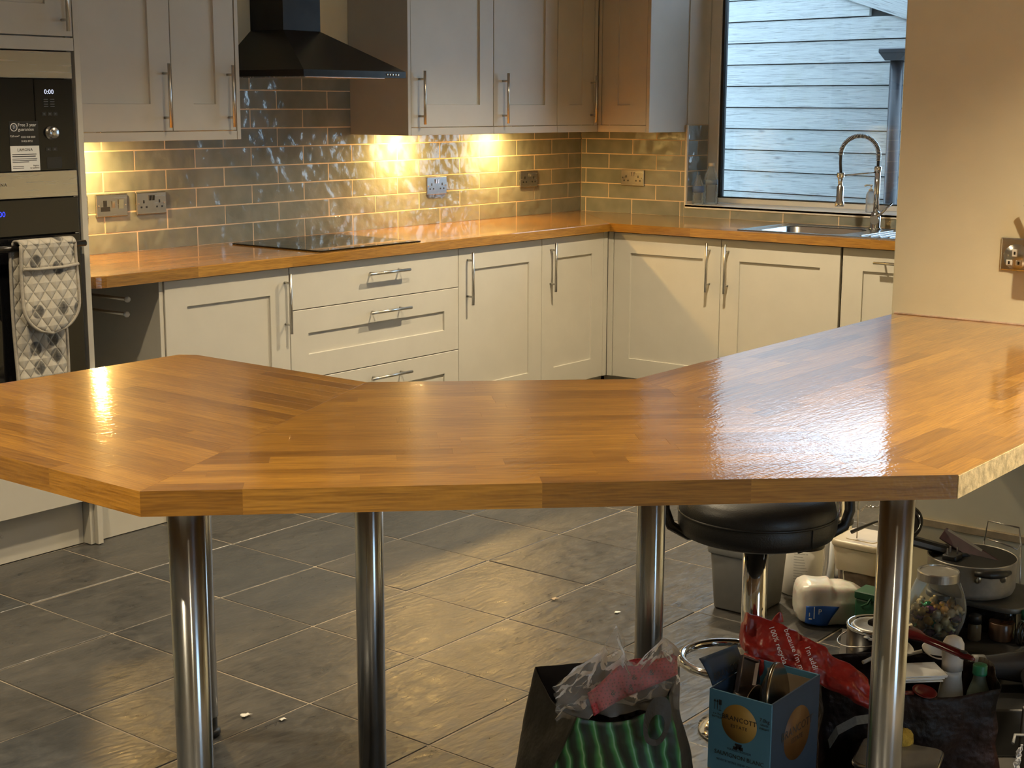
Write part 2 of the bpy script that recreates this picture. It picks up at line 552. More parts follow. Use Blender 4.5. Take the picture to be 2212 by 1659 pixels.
# ------------------------------------------------------------------ fitted kitchen
HZ0, HZ1 = .626, .858      # base door handle span
def shaker(mb, x0, x1, z0, z1, yf, fr=.098, t=.020, slab=False):
    """door front; yf is the front plane, local front is -y"""
    c = .0016
    r = [(x0, x1, z0, z1, yf + t), (x0, x1, z0, z1, yf + c), (x0 + c, x1 - c, z0 + c, z1 - c, yf)]
    if not slab:
        f = fr
        r += [(x0 + f, x1 - f, z0 + f, z1 - f, yf), (x0 + f + .0015, x1 - f - .0015, z0 + f + .0015, z1 - f - .0015, yf + .0075)]
    return mb.loops(r)
def bar_handle(parent, c, length, vertical, out=.034, label=None):
    """c: point on the door face (local), bar stands off toward -y"""
    mb = MB()
    h = length / 2; p = h * .69
    if vertical:
        mb.tube([(0, -out, -h), (0, -out, h)], .0062, 12)
        for s in (-p, p): mb.tube([(0, 0.001, s), (0, -out, s)], .0048, 8)
    else:
        mb.tube([(-h, -out, 0), (h, -out, 0)], .0062, 12)
        for s in (-p, p): mb.tube([(s, 0.001, 0), (s, -out, 0)], .0048, 8)
    return mb.build('handle', MT['nickel'], parent, c)
def door(parent, x0, x1, z0, z1, yf, handle=None, slab=False, name='door', fr=.098, hz=None):
    g = .0015
    d = shaker(MB(), x0 + g, x1 - g, z0 + g, z1 - g, yf, fr, slab=slab).build(name, MT['cabinet'], parent)
    if handle is not None:
        kind, hx, hzc = handle
        bar_handle(d, (hx, yf, hzc), .232 if kind == 'v' else .245, kind == 'v')
    return d
def carcass(parent, x0, x1, z0, z1, depth, name='body'):
    return MB().box(x0, x1, -depth, -.012, z0, z1, .001).build(name, MT['carcass'], parent)
KZ = .155; DT = .879
HZ = (HZ0 + HZ1) / 2
# back-wall base run; local origin at the unit's left, y=0 at the wall
b1 = thing('base_cabinet', 'cream base cabinet beside the open gap, left of the drawers', 'cabinet', (-3.376, 0, 0), group='base cabinets along the tiled back wall')
carcass(b1, .018, .618, KZ, ZB - .002, .580)
MB().box(0, .0175, -.598, -.012, .001, ZB - .002, .001).build('end_panel', MT['cabinet'], b1)
door(b1, .019, .619, KZ, DT, -E_, ('v', .594, HZ))
b2 = thing('drawer_cabinet', 'wide cream drawer cabinet with three drawers under the black hob', 'cabinet', (-2.757, 0, 0))
carcass(b2, .001, 1.004, KZ, ZB - .002, .580)
door(b2, 0, 1.005, .708, DT, -E_, ('h', .533, .818), slab=True, name='drawer')
door(b2, 0, 1.005, .432, .708, -E_, ('h', .540, .658), name='drawer', fr=.094)
door(b2, 0, 1.005, KZ, .432, -E_, ('h', .540, .385), name='drawer', fr=.094)
b3 = thing('base_cabinet', 'cream base cabinet right of the drawers with handle at its left', 'cabinet', (-1.752, 0, 0), group='base cabinets along the tiled back wall')
carcass(b3, .001, .604, KZ, ZB - .002, .580)
door(b3, 0, .605, KZ, DT, -E_, ('v', .060, HZ))
b4 = thing('base_cabinet', 'narrow cream base cabinet next to the inner corner of the worktop', 'cabinet', (-1.147, 0, 0), group='base cabinets along the tiled back wall')
carcass(b4, .001, .520, KZ, ZB - .002, .575)
door(b4, 0, .508, KZ, DT, -E_, ('v', .066, HZ))
MB().box(.510, 1.147 - E_ , -E_ + .001, -E_ + .022, KZ, DT, .001).build('corner_post', MT['cabinet'], b4)
# window-wall run, local x runs along -y
def unitB(name, label, y, group=None):
    return thing(name, label, 'cabinet', (0, y, 0), -PI / 2, group)
gB = 'base cabinets below the sink worktop'
b5 = unitB('base_cabinet', 'cream base cabinet right of the corner with handle at its right edge', -.60, gB)
carcass(b5, .025, .647, KZ, ZB - .002, .575)
MB().box(.0045, .036, -E_ - .0, -E_ + .020, KZ, DT, .001).build('corner_post', MT['cabinet'], b5)
door(b5, .038, .648, KZ, DT, -E_, ('v', .588, HZ))
b6 = unitB('base_cabinet', 'cream sink cabinet with handle at its left edge', -1.248, gB)
carcass(b6, .001, .612, KZ, ZB - .20, .575)
door(b6, 0, .611, KZ, DT, -E_, ('v', .040, HZ))
b7 = unitB('dishwasher_cabinet', 'cream appliance front with horizontal handle beside the pale partition wall', -1.864, None)
carcass(b7, .006, .600, KZ, ZB - .002, .575)
door(b7, .004, .600, KZ, DT, -E_, ('h', .290, .822))
# plinths
pl1 = tag(MB().box(-3.357, -.585, -.560, -.542, .002, KZ - .003).build('plinth', MT['cabinet']), 'long cream plinth board under the back wall base cabinets', 'plinth')
pl2 = tag(MB().box(-.560, -.542, -.562, -3.05, .002, KZ - .003).build('plinth', MT['cabinet']), 'cream plinth board under the sink run cabinets', 'plinth')
pl3 = tag(MB().box(-3.678, -3.378, -.590, -.572, .002, KZ + .02).build('plinth', MT['cabinet']), 'short cream plinth closing the gap beside the tall oven cabinet', 'plinth')

# worktops of the fitted run (oak staves along the wall)
MT['oak_a'] = m_oak('oak_staves_back', 0.0, True, .06, .08)
MT['oak_b'] = m_oak('oak_staves_window', PI / 2, True, .06, .08)
def rounded_poly(x0, y0, x1, y1):
    pts = [(x0, y1)]
    for k in range(6):      # rounded front-left corner
        a = PI + k / 5 * PI / 2
        pts.append((x0 + .06 + .06 * math.cos(a), y0 + .06 + .06 * math.sin(a)))
    pts += [(x1, y0)]
    return pts
ch = .004
outer = rounded_poly(-3.676, -DW, 0, -.002)
pa = outer[:-1] + [(-DW + .03 - .03, -DW), (-.002, -.002)]
pa = [(-3.676, -.002)] + rounded_poly(-3.676, -DW, 0, -.002)[1:-1] + [(-DW, -DW), (-.002, -.002)]
def slab(poly, z0, z1, c, name, mat, parent=None):
    """flat board with a chamfered top edge"""
    n = len(poly)
    cx = sum(p[0] for p in poly) / n; cy = sum(p[1] for p in poly) / n
    ins = []
    for i in range(n):
        p = Vector(poly[i]); a = Vector(poly[i - 1]); b = Vector(poly[(i + 1) % n])
        d1 = (p - a).normalized(); d2 = (b - p).normalized()
        n1 = Vector((-d1.y, d1.x)); n2 = Vector((-d2.y, d2.x))
        m = (n1 + n2); m = m / max(.3, m.dot(n1) if m.dot(n1) else 1)
        ins.append((p.x + m.x * c, p.y + m.y * c))
    area = sum(poly[i][0] * poly[(i + 1) % n][1] - poly[(i + 1) % n][0] * poly[i][1] for i in range(n))
    if area < 0:
        ins = [(2 * poly[i][0] - q[0], 2 * poly[i][1] - q[1]) for i, q in enumerate(ins)]
    v = [(p[0], p[1], z0) for p in poly] + [(p[0], p[1], z1 - c) for p in poly] + [(p[0], p[1], z1) for p in ins]
    f = [tuple(range(n)), tuple(range(2 * n, 3 * n))]
    for L in (0, n):
        f += [(L + i, L + (i + 1) % n, L + n + (i + 1) % n, L + n + i) for i in range(n)]
    return MB().add(v, f).build(name, mat, parent)
wta = tag(slab(pa, ZB, ZW, .003, 'oak_worktop', MT['oak_a']), 'long oak worktop below the tiled back wall with the hob on it', 'worktop')
pb = [(-DW, -DW), (-.002, -.002), (-.002, -3.058), (-DW, -3.058)]
# board with the sink cut-out: four strips joined round the opening
SY0, SY1, SX0, SX1 = -1.31, -2.25, -.575, -.085
mb = MB()
mb.prism([(-DW, -DW - .0006), (-.0022, -.0026), (-.0022, SY0 - .02), (-DW, SY0 - .02)], ZB, ZW)
mb.prism([(-DW, SY0 - .02), (SX0 + .02, SY0 - .02), (SX0 + .02, SY1 + .02), (-DW, SY1 + .02)], ZB, ZW)
mb.prism([(SX1 - .02, SY0 - .02), (-.0022, SY0 - .02), (-.0022, SY1 + .02), (SX1 - .02, SY1 + .02)], ZB, ZW)
mb.prism([(-DW, SY1 + .02), (-.0022, SY1 + .02), (-.0022, -3.058), (-DW, -3.058)], ZB, ZW)
wtb = tag(mb.build('oak_worktop', MT['oak_b']), 'oak worktop under the window holding the steel sink', 'worktop')

# hob
hob = thing('induction_hob', 'black glass induction hob set into the oak worktop', 'hob', (-2.282, -.335, ZW))
MB().box(-.295, .295, -.260, .260, .0006, .006, .0015).build('glass_top', MT['black_glass'], hob)
t = plain('hob_marking', (.10, .10, .10), .3, var=0)
for i, (cx, cy, r) in enumerate(((-.15, .12, .09), (.15, .12, .075), (-.15, -.10, .075), (.15, -.10, .10))):
    ring = MB()
    n = 48
    v = []; f = []
    for k in range(n):
        a = 2 * PI * k / n
        v += [(cx + r * math.cos(a), cy + r * math.sin(a), .0062), (cx + (r - .0012) * math.cos(a), cy + (r - .0012) * math.sin(a), .0062)]
    for k in range(n):
        q = (k + 1) % n
        f.append((2 * k, 2 * q, 2 * q + 1, 2 * k + 1))
    ring.add(v, f).build('cooking_zone', t, hob)

# wall cabinets
WB_, WD0, WD1 = 1.360, 1.394, 2.15    # pelmet bottom, door bottom, door top
def wall_unit(name, label, x, w, doors, extra=None):
    u = thing(name, label, 'cabinet', (x, 0, 0), group='wall cabinets over the tiled back wall')
    MB().box(.001, w - .001, -.326, -.001 + EP, WD0 + .002, WD1, .001).build('body', MT['cabinet'], u)
    for (x0, x1, h) in doors:
        door(u, x0, x1, WD0, WD1, -.350, None if h is None else ('v', h, 1.524))
    return u
w1 = wall_unit('wall_cabinet', 'cream wall cabinet with two doors between the oven tower and the hood', -3.66, .885, [(.002, .577, .540), (.577, .885, .845)])
MB().box(0, .8845, -.352, -.334, WB_, WD0 - .001, .001).box(.8865, .905, -.352, EP - .001, WB_, WD1, .001).build('pelmet', MT['cabinet'], w1)
w2 = wall_unit('wall_cabinet', 'cream wall cabinet just right of the black hood', -1.772, .576, [(.001, .576, .056)])
MB().box(-.0195, -.001, -.352, EP - .001, WB_, WD1, .001).build('end_panel', MT['cabinet'], w2)
MB().box(0, .5755, -.352, -.334, WB_, WD0 - .001, .001).build('pelmet', MT['cabinet'], w2)
w3 = wall_unit('wall_cabinet', 'cream wall cabinet second from the black hood', -1.195, .499, [(0, .499, .068)])
MB().box(0, .4985, -.352, -.334, WB_, WD0 - .001, .001).build('pelmet', MT['cabinet'], w3)
# corner wall cabinet (two doors at right angles)
w4 = thing('corner_wall_cabinet', 'cream corner wall cabinet beside the window with two doors at right angles', 'cabinet', (0, 0, 0), group='wall cabinets over the tiled back wall')
MB().prism([(-.694, -.326), (-.326, -.326), (-.326, -.640), (EP - .001, -.640), (EP - .001, EP - .001), (-.694, EP - .001)], WD0 + .002, WD1).build('body', MT['cabinet'], w4)
door(w4, -.695, -.382, WD0, WD1, -.350, ('v', -.409, 1.524))
MB().box(-.380, -.3505, -.349, -.330, WD0, WD1, .001).box(-.349, -.330, -.352, -.372, WD0, WD1, .001).build('corner_post', MT['cabinet'], w4)
d = shaker(MB(), .375, .646, WD0 + .0015, WD1 - .0015, -.350).build('door', MT['cabinet'], w4, (0, 0, 0), (0, 0, -PI / 2))
MB().box(-.351, EP - .001, -.648, -.666, WB_ - .001, WD1, .001).build('end_panel', MT['cabinet'], w4)
MB().box(-.694, -.352, -.352, -.334, WB_, WD0 - .001, .001).box(-.352, -.334, -.352, -.647, WB_, WD0 - .001, .001).build('pelmet', MT['cabinet'], w4)

# under-cabinet puck lights
def puck(x, y, label, rz=0):
    z = WD0 + .002
    p = thing('puck_light', label, 'light', (x, y, z), 0, 'warm puck lights under the wall cabinets')
    MB().lathe([(.030, 0), (.034, -.003), (.034, -.010), (.030, -.012), (.027, -.012)], 28).build('rim', MT['nickel'], p)
    MB().lathe([(.0265, -.0115), (.0265, -.0122), (.0001, -.0124)], 24).build('lens', emit('warm_lamp_lens', WARM, 30.0), p)
    l = bpy.data.lights.new('puck_lamp', 'AREA'); l.shape = 'DISK'; l.size = .05; l.energy = PUCK_POWER; l.color = WARM
    lo = bpy.data.objects.new('puck_lamp', l); COL.objects.link(lo); lo.parent = p; lo.location = (0, 0, -.0145)
    l.spread = PI
    return p
puck(-3.30, -.12, 'glowing puck light under the wall cabinet by the oven tower')
puck(-1.50, -.12, 'glowing puck light under the wall cabinet right of the hood')
puck(-.82, -.12, 'glowing puck light under the wall cabinets nearest the corner')

# extractor hood
hood = thing('extractor_hood', 'black chimney extractor hood above the hob', 'hood', (-2.262, 0, 1.603))
L, Rr, F = -.295, .295, -.50
mb = MB()
mb.add([(L, EP, 0), (Rr, EP, 0), (Rr, F, 0), (L, F, 0), (L, EP, .026), (Rr, EP, .026), (Rr, F, .026), (L, F, .026),
        (-.1065, EP, .190), (.1065, EP, .190), (.1065, -.19, .190), (-.1065, -.19, .190)],
       [(3, 2, 1, 0), (0, 1, 5, 4), (1, 2, 6, 5), (2, 3, 7, 6), (3, 0, 4, 7), (4, 5, 9, 8), (5, 6, 10, 9), (6, 7, 11, 10), (7, 4, 8, 11), (8, 9, 10, 11)])
mb.build('canopy', MT['hood'], hood)
MB().box(-.1065, .1065, -.19, EP - .001, .1905, 2.44 - 1.603, .001).build('chimney', MT['hood'], hood)
MB().box(-.23, .23, -.44, -.06, -.003, .001, .001).build('filter', MT['steel'], hood)
for k in range(5):
    MB().lathe([(.0045, 0), (.0045, .003), (.003, .004), (.0001, .004)], 14).build('button', MT['chrome'], hood, (.180 + k * .0165, F, .013), (PI / 2, 0, 0))

# oven tower
tw = thing('tall_oven_cabinet', 'tall cream oven cabinet at the left edge with drawer below', 'cabinet', (-4.32, 0, 0))
YF = -.630
MB().box(.600, .6178, -.612, -.012, .001, 2.2, .001).box(0, .018, -.612, -.012, .001, 2.2, .001).build('side_panel', MT['cabinet'], tw)
MB().box(.6182, .6395, -.630, -.012, .001, 2.2, .001).build('end_panel', MT['cabinet'], tw)
MB().box(.018, .600, -.575, -.012, .16, .60).box(.018, .600, -.03, -.012, .60, 2.2).box(.018, .600, -.60, -.012, 1.672, 2.19).build('body', MT['carcass'], tw)
door(tw, .004, .6165, 1.706, 2.19, YF, ('v', .576, 1.838))
MB().box(.004, .6165, YF, YF + .02, 1.662, 1.7035, .001).build('filler_rail', MT['cabinet'], tw)
door(tw, .004, .6165, .318, .592, YF, None, name='drawer')
door(tw, .004, .6165, KZ + .008, .315, YF, None, name='drawer', slab=True)
MB().box(0, .598, -.575, -.557, .002, KZ, .001).build('plinth', MT['cabinet'], tw)
MB().lathe([(.0055, 0), (.0055, .002), (.0025, .0025), (.0001, .001)], 16).build('screw', MT['nickel'], tw, (.283, -.575, .095), (PI / 2, 0, 0))

mw_ = thing('microwave', 'built-in microwave with steel trims, black glass door and white sticker', 'microwave', (-4.32, 0, 0))
x0, x1 = .010, .603
MB().box(.022, .596, -.60, -.05, 1.20, 1.655).build('body', MT['black_plastic'], mw_)
MB().box(x0, x1, YF - .004, -.601, 1.574, 1.658, .0015).build('top_trim', MT['steel'], mw_)
bt = MB().box(x0, x1, YF - .004, -.601, 1.197, 1.281, .0015).build('bottom_trim', MT['steel'], mw_)
text('LAMONA', .0145, MT['print_black'], bt, (.305, YF - .0043, 1.242), spacing=1.25)
MB().box(x0, .458, YF - .002, -.601, 1.2825, 1.5725, .0015).build('glass_door', MT['black_glass'], mw_)
cp = MB().box(.4595, x1, YF - .002, -.601, 1.2825, 1.5725, .0015).build('control_panel', MT['black_glass'], mw_)
yp = YF - .0023
text('0:00', .021, MT['display_white'], cp, (.513, yp, 1.531))
grey = plain('grey_print', (.10, .10, .11), .5, var=0)
for r_ in range(4):
    for c_ in (-1, 1):
        MB().box(-.008, .008, 0, .0002, -.0012, .0012).build('marking', grey, cp, (.512 + c_ * .012, yp, 1.508 - r_ * .0075))
for c_ in (-1, 0, 1):
    MB().box(-.008, .008, 0, .001, -.006, .006, .001).build('button', MT['black_plastic'], cp, (.512 + c_ * .021, yp - .0006, 1.462))
    MB().box(-.003, .003, 0, .0002, -.002, .002).build('marking', grey, cp, (.512 + c_ * .021, yp - .0008, 1.462))
for c_ in (-.5, .5):
    MB().box(-.010, .010, 0, .001, -.006, .006, .001).build('button', MT['black_plastic'], cp, (.512 + c_ * .024, yp - .0006, 1.350))
    MB().box(-.003, .003, 0, .0002, -.002, .002).build('marking', grey, cp, (.512 + c_ * .024, yp - .0008, 1.350))
MB().box(-.028, .028, 0, .0012, -.018, .018, .001).build('button', MT['black_plastic'], cp, (.520, yp - .0005, 1.307))
kb = MB().lathe([(.0225, 0), (.0225, .002), (.0185, .003), (.0180, .017), (.0165, .019), (.0001, .0192)], 36).build('knob', MT['steel'], cp, (.514, yp, 1.402), (PI / 2, 0, 0))
MB().box(-.0012, .0012, .004, .015, .0185, .0198).build('pointer', MT['print_black'], kb, (0, 0, 0), (0, 0, .8))
st = MB().box(.360, .466, yp - .0006, yp + .0002, 1.284, 1.440).build('sticker', MT['black_plastic'], mw_)
MB().box(.3605, .4655, yp - .0009, yp - .0005, 1.2845, 1.3625).build('white_label', MT['print_white'], st)
text('Free 3 year', .0145, MT['print_white'], st, (.392, yp - .0009, 1.428), align='LEFT')
text('guarantee', .0145, MT['print_white'], st, (.392, yp - .0009, 1.414), align='LEFT')
text('Call now*', .0085, MT['print_white'], st, (.362, yp - .0009, 1.393), align='LEFT')
for k, s_ in enumerate(('0333 818 0000', '01426 8752')):
    text(s_, .0085, MT['print_white'], st, (.402, yp - .0009, 1.390 - k * .013), align='LEFT')
bd = MB()
n = 24; v = []; f = []
for k in range(n):
    a = 2 * PI * k / n
    v += [(.013 * math.cos(a), 0, .013 * math.sin(a)), (.0105 * math.cos(a), 0, .0105 * math.sin(a))]
for k in range(n):
    q = (k + 1) % n; f.append((2 * k, 2 * q, 2 * q + 1, 2 * k + 1))
bd.add(v, f).lathe([(.0085, 0), (.0001, 0)], 20)
MB().add(v, f).build('badge_ring', MT['print_white'], st, (.377, yp - .0011, 1.421))
MB().lathe([(.0088, 0), (.0088, .0003), (.0001, .0003)], 20).build('badge', grey, st, (.377, yp - .0008, 1.421), (PI / 2, 0, 0))
text('3', .013, MT['print_white'], st, (.377, yp - .0013, 1.421))
text('LAMONA', .0125, MT['print_black'], st, (.413, yp - .0011, 1.350), spacing=1.1)
for k in range(7):
    MB().box(0, (.088, .085, .09, .088, .06, .04, .04)[k], 0, .0002, -.0011 - (k == 1) * .0006, .0011).build('print_line', MT['print_black'] if k < 2 else grey, st, (.366, yp - .0011, (1.336, 1.330, 1.322, 1.317, 1.312, 1.298, 1.293)[k]))
text('Register', .0065, MT['print_black'], st, (.462, yp - .0011, 1.300), align='RIGHT')
text('my appliance', .0065, MT['print_black'], st, (.462, yp - .0011, 1.293), align='RIGHT')

ov = thing('oven', 'black built-in oven below the microwave with a long bar handle', 'oven', (-4.32, 0, 0))
MB().box(.022, .596, -.60, -.05, .605, 1.193).build('body', MT['black_plastic'], ov)
pnl = MB().box(x0, x1, YF - .002, -.601, 1.078, 1.194, .002).build('control_panel', MT['black_gloss'], ov)
text('12:00', .024, MT['display_blue'], pnl, (.330, YF - .0024, 1.150), align='RIGHT')
MB().box(x0, x1, YF - .002, -.601, .602, 1.074, .002).build('glass_door', MT['black_glass'], ov)
hd = MB().tube([(.03, YF - .045, 1.045), (x1 - .012, YF - .045, 1.045)], .0105, 14)
hd.tube([(.05, YF - .001, 1.045), (.05, YF - .045, 1.045)], .008, 10).tube([(x1 - .03, YF - .001, 1.045), (x1 - .03, YF - .045, 1.045)], .008, 10)
hd.build('handle', MT['black_gloss'], ov)

# double oven glove draped over the handle
def m_quilt():
    t = NT('quilted_linen')
    o = t.obj()
    xyz = t.sep(o)
    a = t.math('ADD', t.math('MULTIPLY', xyz[0], 24.0), t.math('MULTIPLY', xyz[2], 18.0))
    b = t.math('SUBTRACT', t.math('MULTIPLY', xyz[0], 24.0), t.math('MULTIPLY', xyz[2], 18.0))
    fa = t.math('PINGPONG', a, .5); fb = t.math('PINGPONG', b, .5)
    m = t.math('MINIMUM', fa, fb)
    seam = t.ramp(m, [(0.0, 0.0), (.10, .75), (.5, 1.0)])
    # dark hedgehog-like blobs printed on the cloth
    vo = t.node('ShaderNodeTexVoronoi'); t.l.new(t.comb(t.math('MULTIPLY', xyz[0], 13.0), t.math('MULTIPLY', xyz[2], 12.0), 0.0), vo.inputs['Vector']); vo.voronoi_dimensions = '2D'; vo.inputs['Scale'].default_value = 1.0
    vo.inputs['Randomness'].default_value = .75
    blob = t.ramp(vo.outputs['Distance'], [(.25, 1.0), (.30, 0.0)])
    blob = t.math('MULTIPLY', blob, t.math('GREATER_THAN', t.sep(vo.outputs['Color'])[0], .42))
    n = t.noise(o, 140, 4, .7)
    ink = t.ramp(n, [(.35, (.015, .015, .017)), (.65, (.12, .115, .11))])
    cloth = t.ramp(t.noise(o, 40, 3, .6), [(.3, (.46, .42, .35)), (.7, (.55, .51, .44))])
    c = t.mix(blob, cloth, ink)
    c = t.mix(t.math('SUBTRACT', 1.0, seam), c, (.43, .395, .33))
    t.set(Base_Color=c, Roughness=.9)
    h = t.math('ADD', t.math('POWER', t.math('MULTIPLY', m, 2.0), .5), t.math('MULTIPLY', t.noise(o, 60, 3, .6), .25))
    t.bump(h, .006, .9)
    return t.mat
MT['quilt'] = m_quilt()
MT['binding'] = plain('beige_binding_tape', (.40, .36, .30), .9, var=.1, nscale=120)
gl = thing('oven_glove', 'quilted beige double oven glove with dark animal print hanging on the oven handle', 'glove', (-3.897, YF - .045, 1.045))
def strap(w, y, ztop, zbot, rounded, name, mat, dx=0, tilt=0.0, bend=0.0):
    mb = MB()
    n = 14
    out = []
    if rounded:
        r = w / 2
        out = [(-w / 2, ztop)] + [(-r * math.cos(k * PI / n), zbot + r * .85 - r * .85 * math.sin(k * PI / n)) for k in range(n + 1)] + [(w / 2, ztop)]
    else:
        out = [(-w / 2, ztop), (-w / 2, zbot), (w / 2, zbot), (w / 2, ztop)]
    return out
def pad(w, yf, th, ztop, zbot, rounded, name, dx=0.0, sway=0.0):
    nu, nv = 17, 30
    def half(u, z):
        hw = w / 2
        if rounded and z < zbot + hw * .9:
            q = (z - zbot) / (hw * .9)
            hw = hw * math.sqrt(max(0.0, 1 - (1 - q) ** 2))
        return hw
    def fn(side):
        def g(u, v_):
            z = ztop + (zbot - ztop) * v_
            hw = max(half(u, z), .004)
            s = (u - .5) * 2
            puff = th * (1 - abs(s) ** 6) * .5 * (1 if v_ < .97 else .6)
            return (dx + sway * v_ + s * hw, yf + side * puff * 1.0 + .004 * math.sin(6 * v_ + s), z)
        return g
    mb = MB().grid(fn(-1), nu, nv).grid(fn(1), nu, nv)
    # close the rim
    o = mb.build(name, MT['quilt'], gl)
    rim = []
    m = 26
    for k in range(m + 1):
        v_ = k / m; z = ztop + (zbot - ztop) * v_
        rim.append((dx + sway * v_ - max(half(0, z), .004), yf + .004 * math.sin(6 * v_ - 1), z))
    for k in range(m, -1, -1):
        v_ = k / m; z = ztop + (zbot - ztop) * v_
        rim.append((dx + sway * v_ + max(half(0, z), .004), yf + .004 * math.sin(6 * v_ + 1), z))
    MB().tube(rim, .0058, 8).build('binding', MT['binding'], o)
    return o
p1 = pad(.205, -.034, .014, .010, -.275, True, 'front_flap', .005)
MB().tube([(-.098, -.043, -.062), (-.05, -.045, -.066), (.05, -.045, -.066), (.108, -.043, -.060)], .005, 8).build('pocket_edge', MT['binding'], p1)
pad(.190, .012, .012, .004, -.52, False, 'back_flap', -.012, .004)
mb = MB()
mb.grid(lambda u, v: (.005 - .1025 + .205 * u, -.011 - .023 * math.cos(PI * v) + .0, .008 + .016 * math.sin(PI * v)), 12, 10)
ob = mb.build('top_fold', MT['quilt'], gl); solidify(ob, .008)

# towel rail in the gap
tr = thing('towel_rail', 'pair of pull-out towel rods with white ball ends in the gap under the worktop', 'towel rail', (-3.46, -.50, .80))
for dx, dz in ((.004, .018), (-.002, -.034)):
    rd = MB().tube([(dx, -.02, dz), (dx - .002, .47, dz)], .006, 10).build('rod', MT['nickel'], tr)
    MB().lathe([(.0001, -.011), (.006, -.0095), (.0105, -.004), (.0115, 0), (.0105, .004), (.006, .0095), (.0001, .011)], 18).build('ball_end', MT['white_plastic'], rd, (dx, -.024, dz))
MB().box(-.010, .030, .470, .487, -.055, .045, .002).build('mount', MT['nickel'], tr)

# sockets
def socket_plate(label, loc, rz, kind, white=False, name='wall_socket'):
    s = thing(name, label, 'socket', loc, rz, 'metal sockets on the tiled walls')
    MB().loops([(-.073, .073, -.043, .043, 0), (-.073, .073, -.043, .043, -.005), (-.0705, .0705, -.0405, .0405, -.0075)]).build('plate', MT['steel'], s)
    ink = MT['white_plastic'] if white else MT['black_plastic']
    def holes(cx, sc=1.0):
        hb = MB()
        hb.box(cx - .0032 * sc, cx + .0032 * sc, -.0082, -.006, .001, .013)
        hb.box(cx - .0165 * sc, cx - .0085 * sc, -.0082, -.006, -.018, -.011)
        hb.box(cx + .0085 * sc, cx + .0165 * sc, -.0082, -.006, -.018, -.011)
        hb.build('socket_holes', MT['black_plastic'], s)
    def rocker(cx, cz, w=.010, h=.020, m='chrome'):
        MB().add([(cx - w / 2, -.0075, cz - h / 2), (cx + w / 2, -.0075, cz - h / 2), (cx + w / 2, -.0075, cz + h / 2), (cx - w / 2, -.0075, cz + h / 2),
                  (cx - w / 2, -.0095, cz - h / 2), (cx + w / 2, -.0095, cz - h / 2), (cx + w / 2, -.0125, cz + h / 2), (cx - w / 2, -.0125, cz + h / 2)],
                 [(0, 1, 2, 3), (4, 5, 6, 7), (0, 1, 5, 4), (1, 2, 6, 5), (2, 3, 7, 6), (3, 0, 4, 7)]).build('switch', MT[m], s)
    if kind == 'double':
        holes(-.038); holes(.038); rocker(-.008, .021); rocker(.008, .021)
    else:
        hb = MB().box(-.055, -.010, -.0082, -.0065, -.022, -.004, .001).box(-.042, -.024, -.0082, -.0065, -.004, .020, .001).build('socket_insert', MT['black_plastic'], s)
        rocker(.004, .004, .013, .026); rocker(.040, .004, .022, .036)
    for sx in (-.062, .062):
        MB().lathe([(.0035, 0), (.0035, .0012), (.0001, .0016)], 12).build('screw', MT['nickel'], s, (sx, -.0075, 0), (PI / 2, 0, 0))
    return s
socket_plate('steel switch plate nearest the oven tower, mostly hidden by it', (-3.300, -.001, 1.105), 0, 'cooker')
socket_plate('steel cooker switch with single socket beside the oven tower', (-3.117, -.001, 1.107), 0, 'cooker')
socket_plate('steel double socket left of the hob, next to the cooker switch', (-2.928, -.001, 1.107), 0, 'double')
socket_plate('steel double socket right of the hob on the back wall', (-1.210, -.001, 1.107), 0, 'double')
socket_plate('steel double socket on the back wall nearest the corner', (-.476, -.001, 1.112), 0, 'double')
socket_plate('steel double socket on the window side wall', (-.001, -.342, 1.112), -PI / 2, 'double')

# ------------------------------------------------------------------ breakfast bar (three mitred oak sections on steel legs)
bar = thing('breakfast_bar', 'glossy oak breakfast bar with three mitred sections on round steel legs', 'table', (-4.6, -3.0, 0))
BX, BY = -4.6, -3.0
def clip(poly, a, b):
    """keep the part of poly on the left of the line a->b"""
    out = []
    n = len(poly)
    def side(p): return (b[0] - a[0]) * (p[1] - a[1]) - (b[1] - a[1]) * (p[0] - a[0])
    for i in range(n):
        p, q = poly[i], poly[(i + 1) % n]
        sp, sq = side(p), side(q)
        if sp >= 0: out.append(p)
        if (sp > 0 and sq < 0) or (sp < 0 and sq > 0):
            k = sp / (sp - sq)
            out.append((p[0] + (q[0] - p[0]) * k, p[1] + (q[1] - p[1]) * k))
    res = []
    for p in out:
        if not res or math.hypot(p[0] - res[-1][0], p[1] - res[-1][1]) > 1e-4: res.append(p)
    if len(res) > 1 and math.hypot(res[0][0] - res[-1][0], res[0][1] - res[-1][1]) < 1e-4: res.pop()
    return res
def area(poly):
    return .5 * sum(poly[i][0] * poly[(i + 1) % len(poly)][1] - poly[(i + 1) % len(poly)][0] * poly[i][1] for i in range(len(poly)))
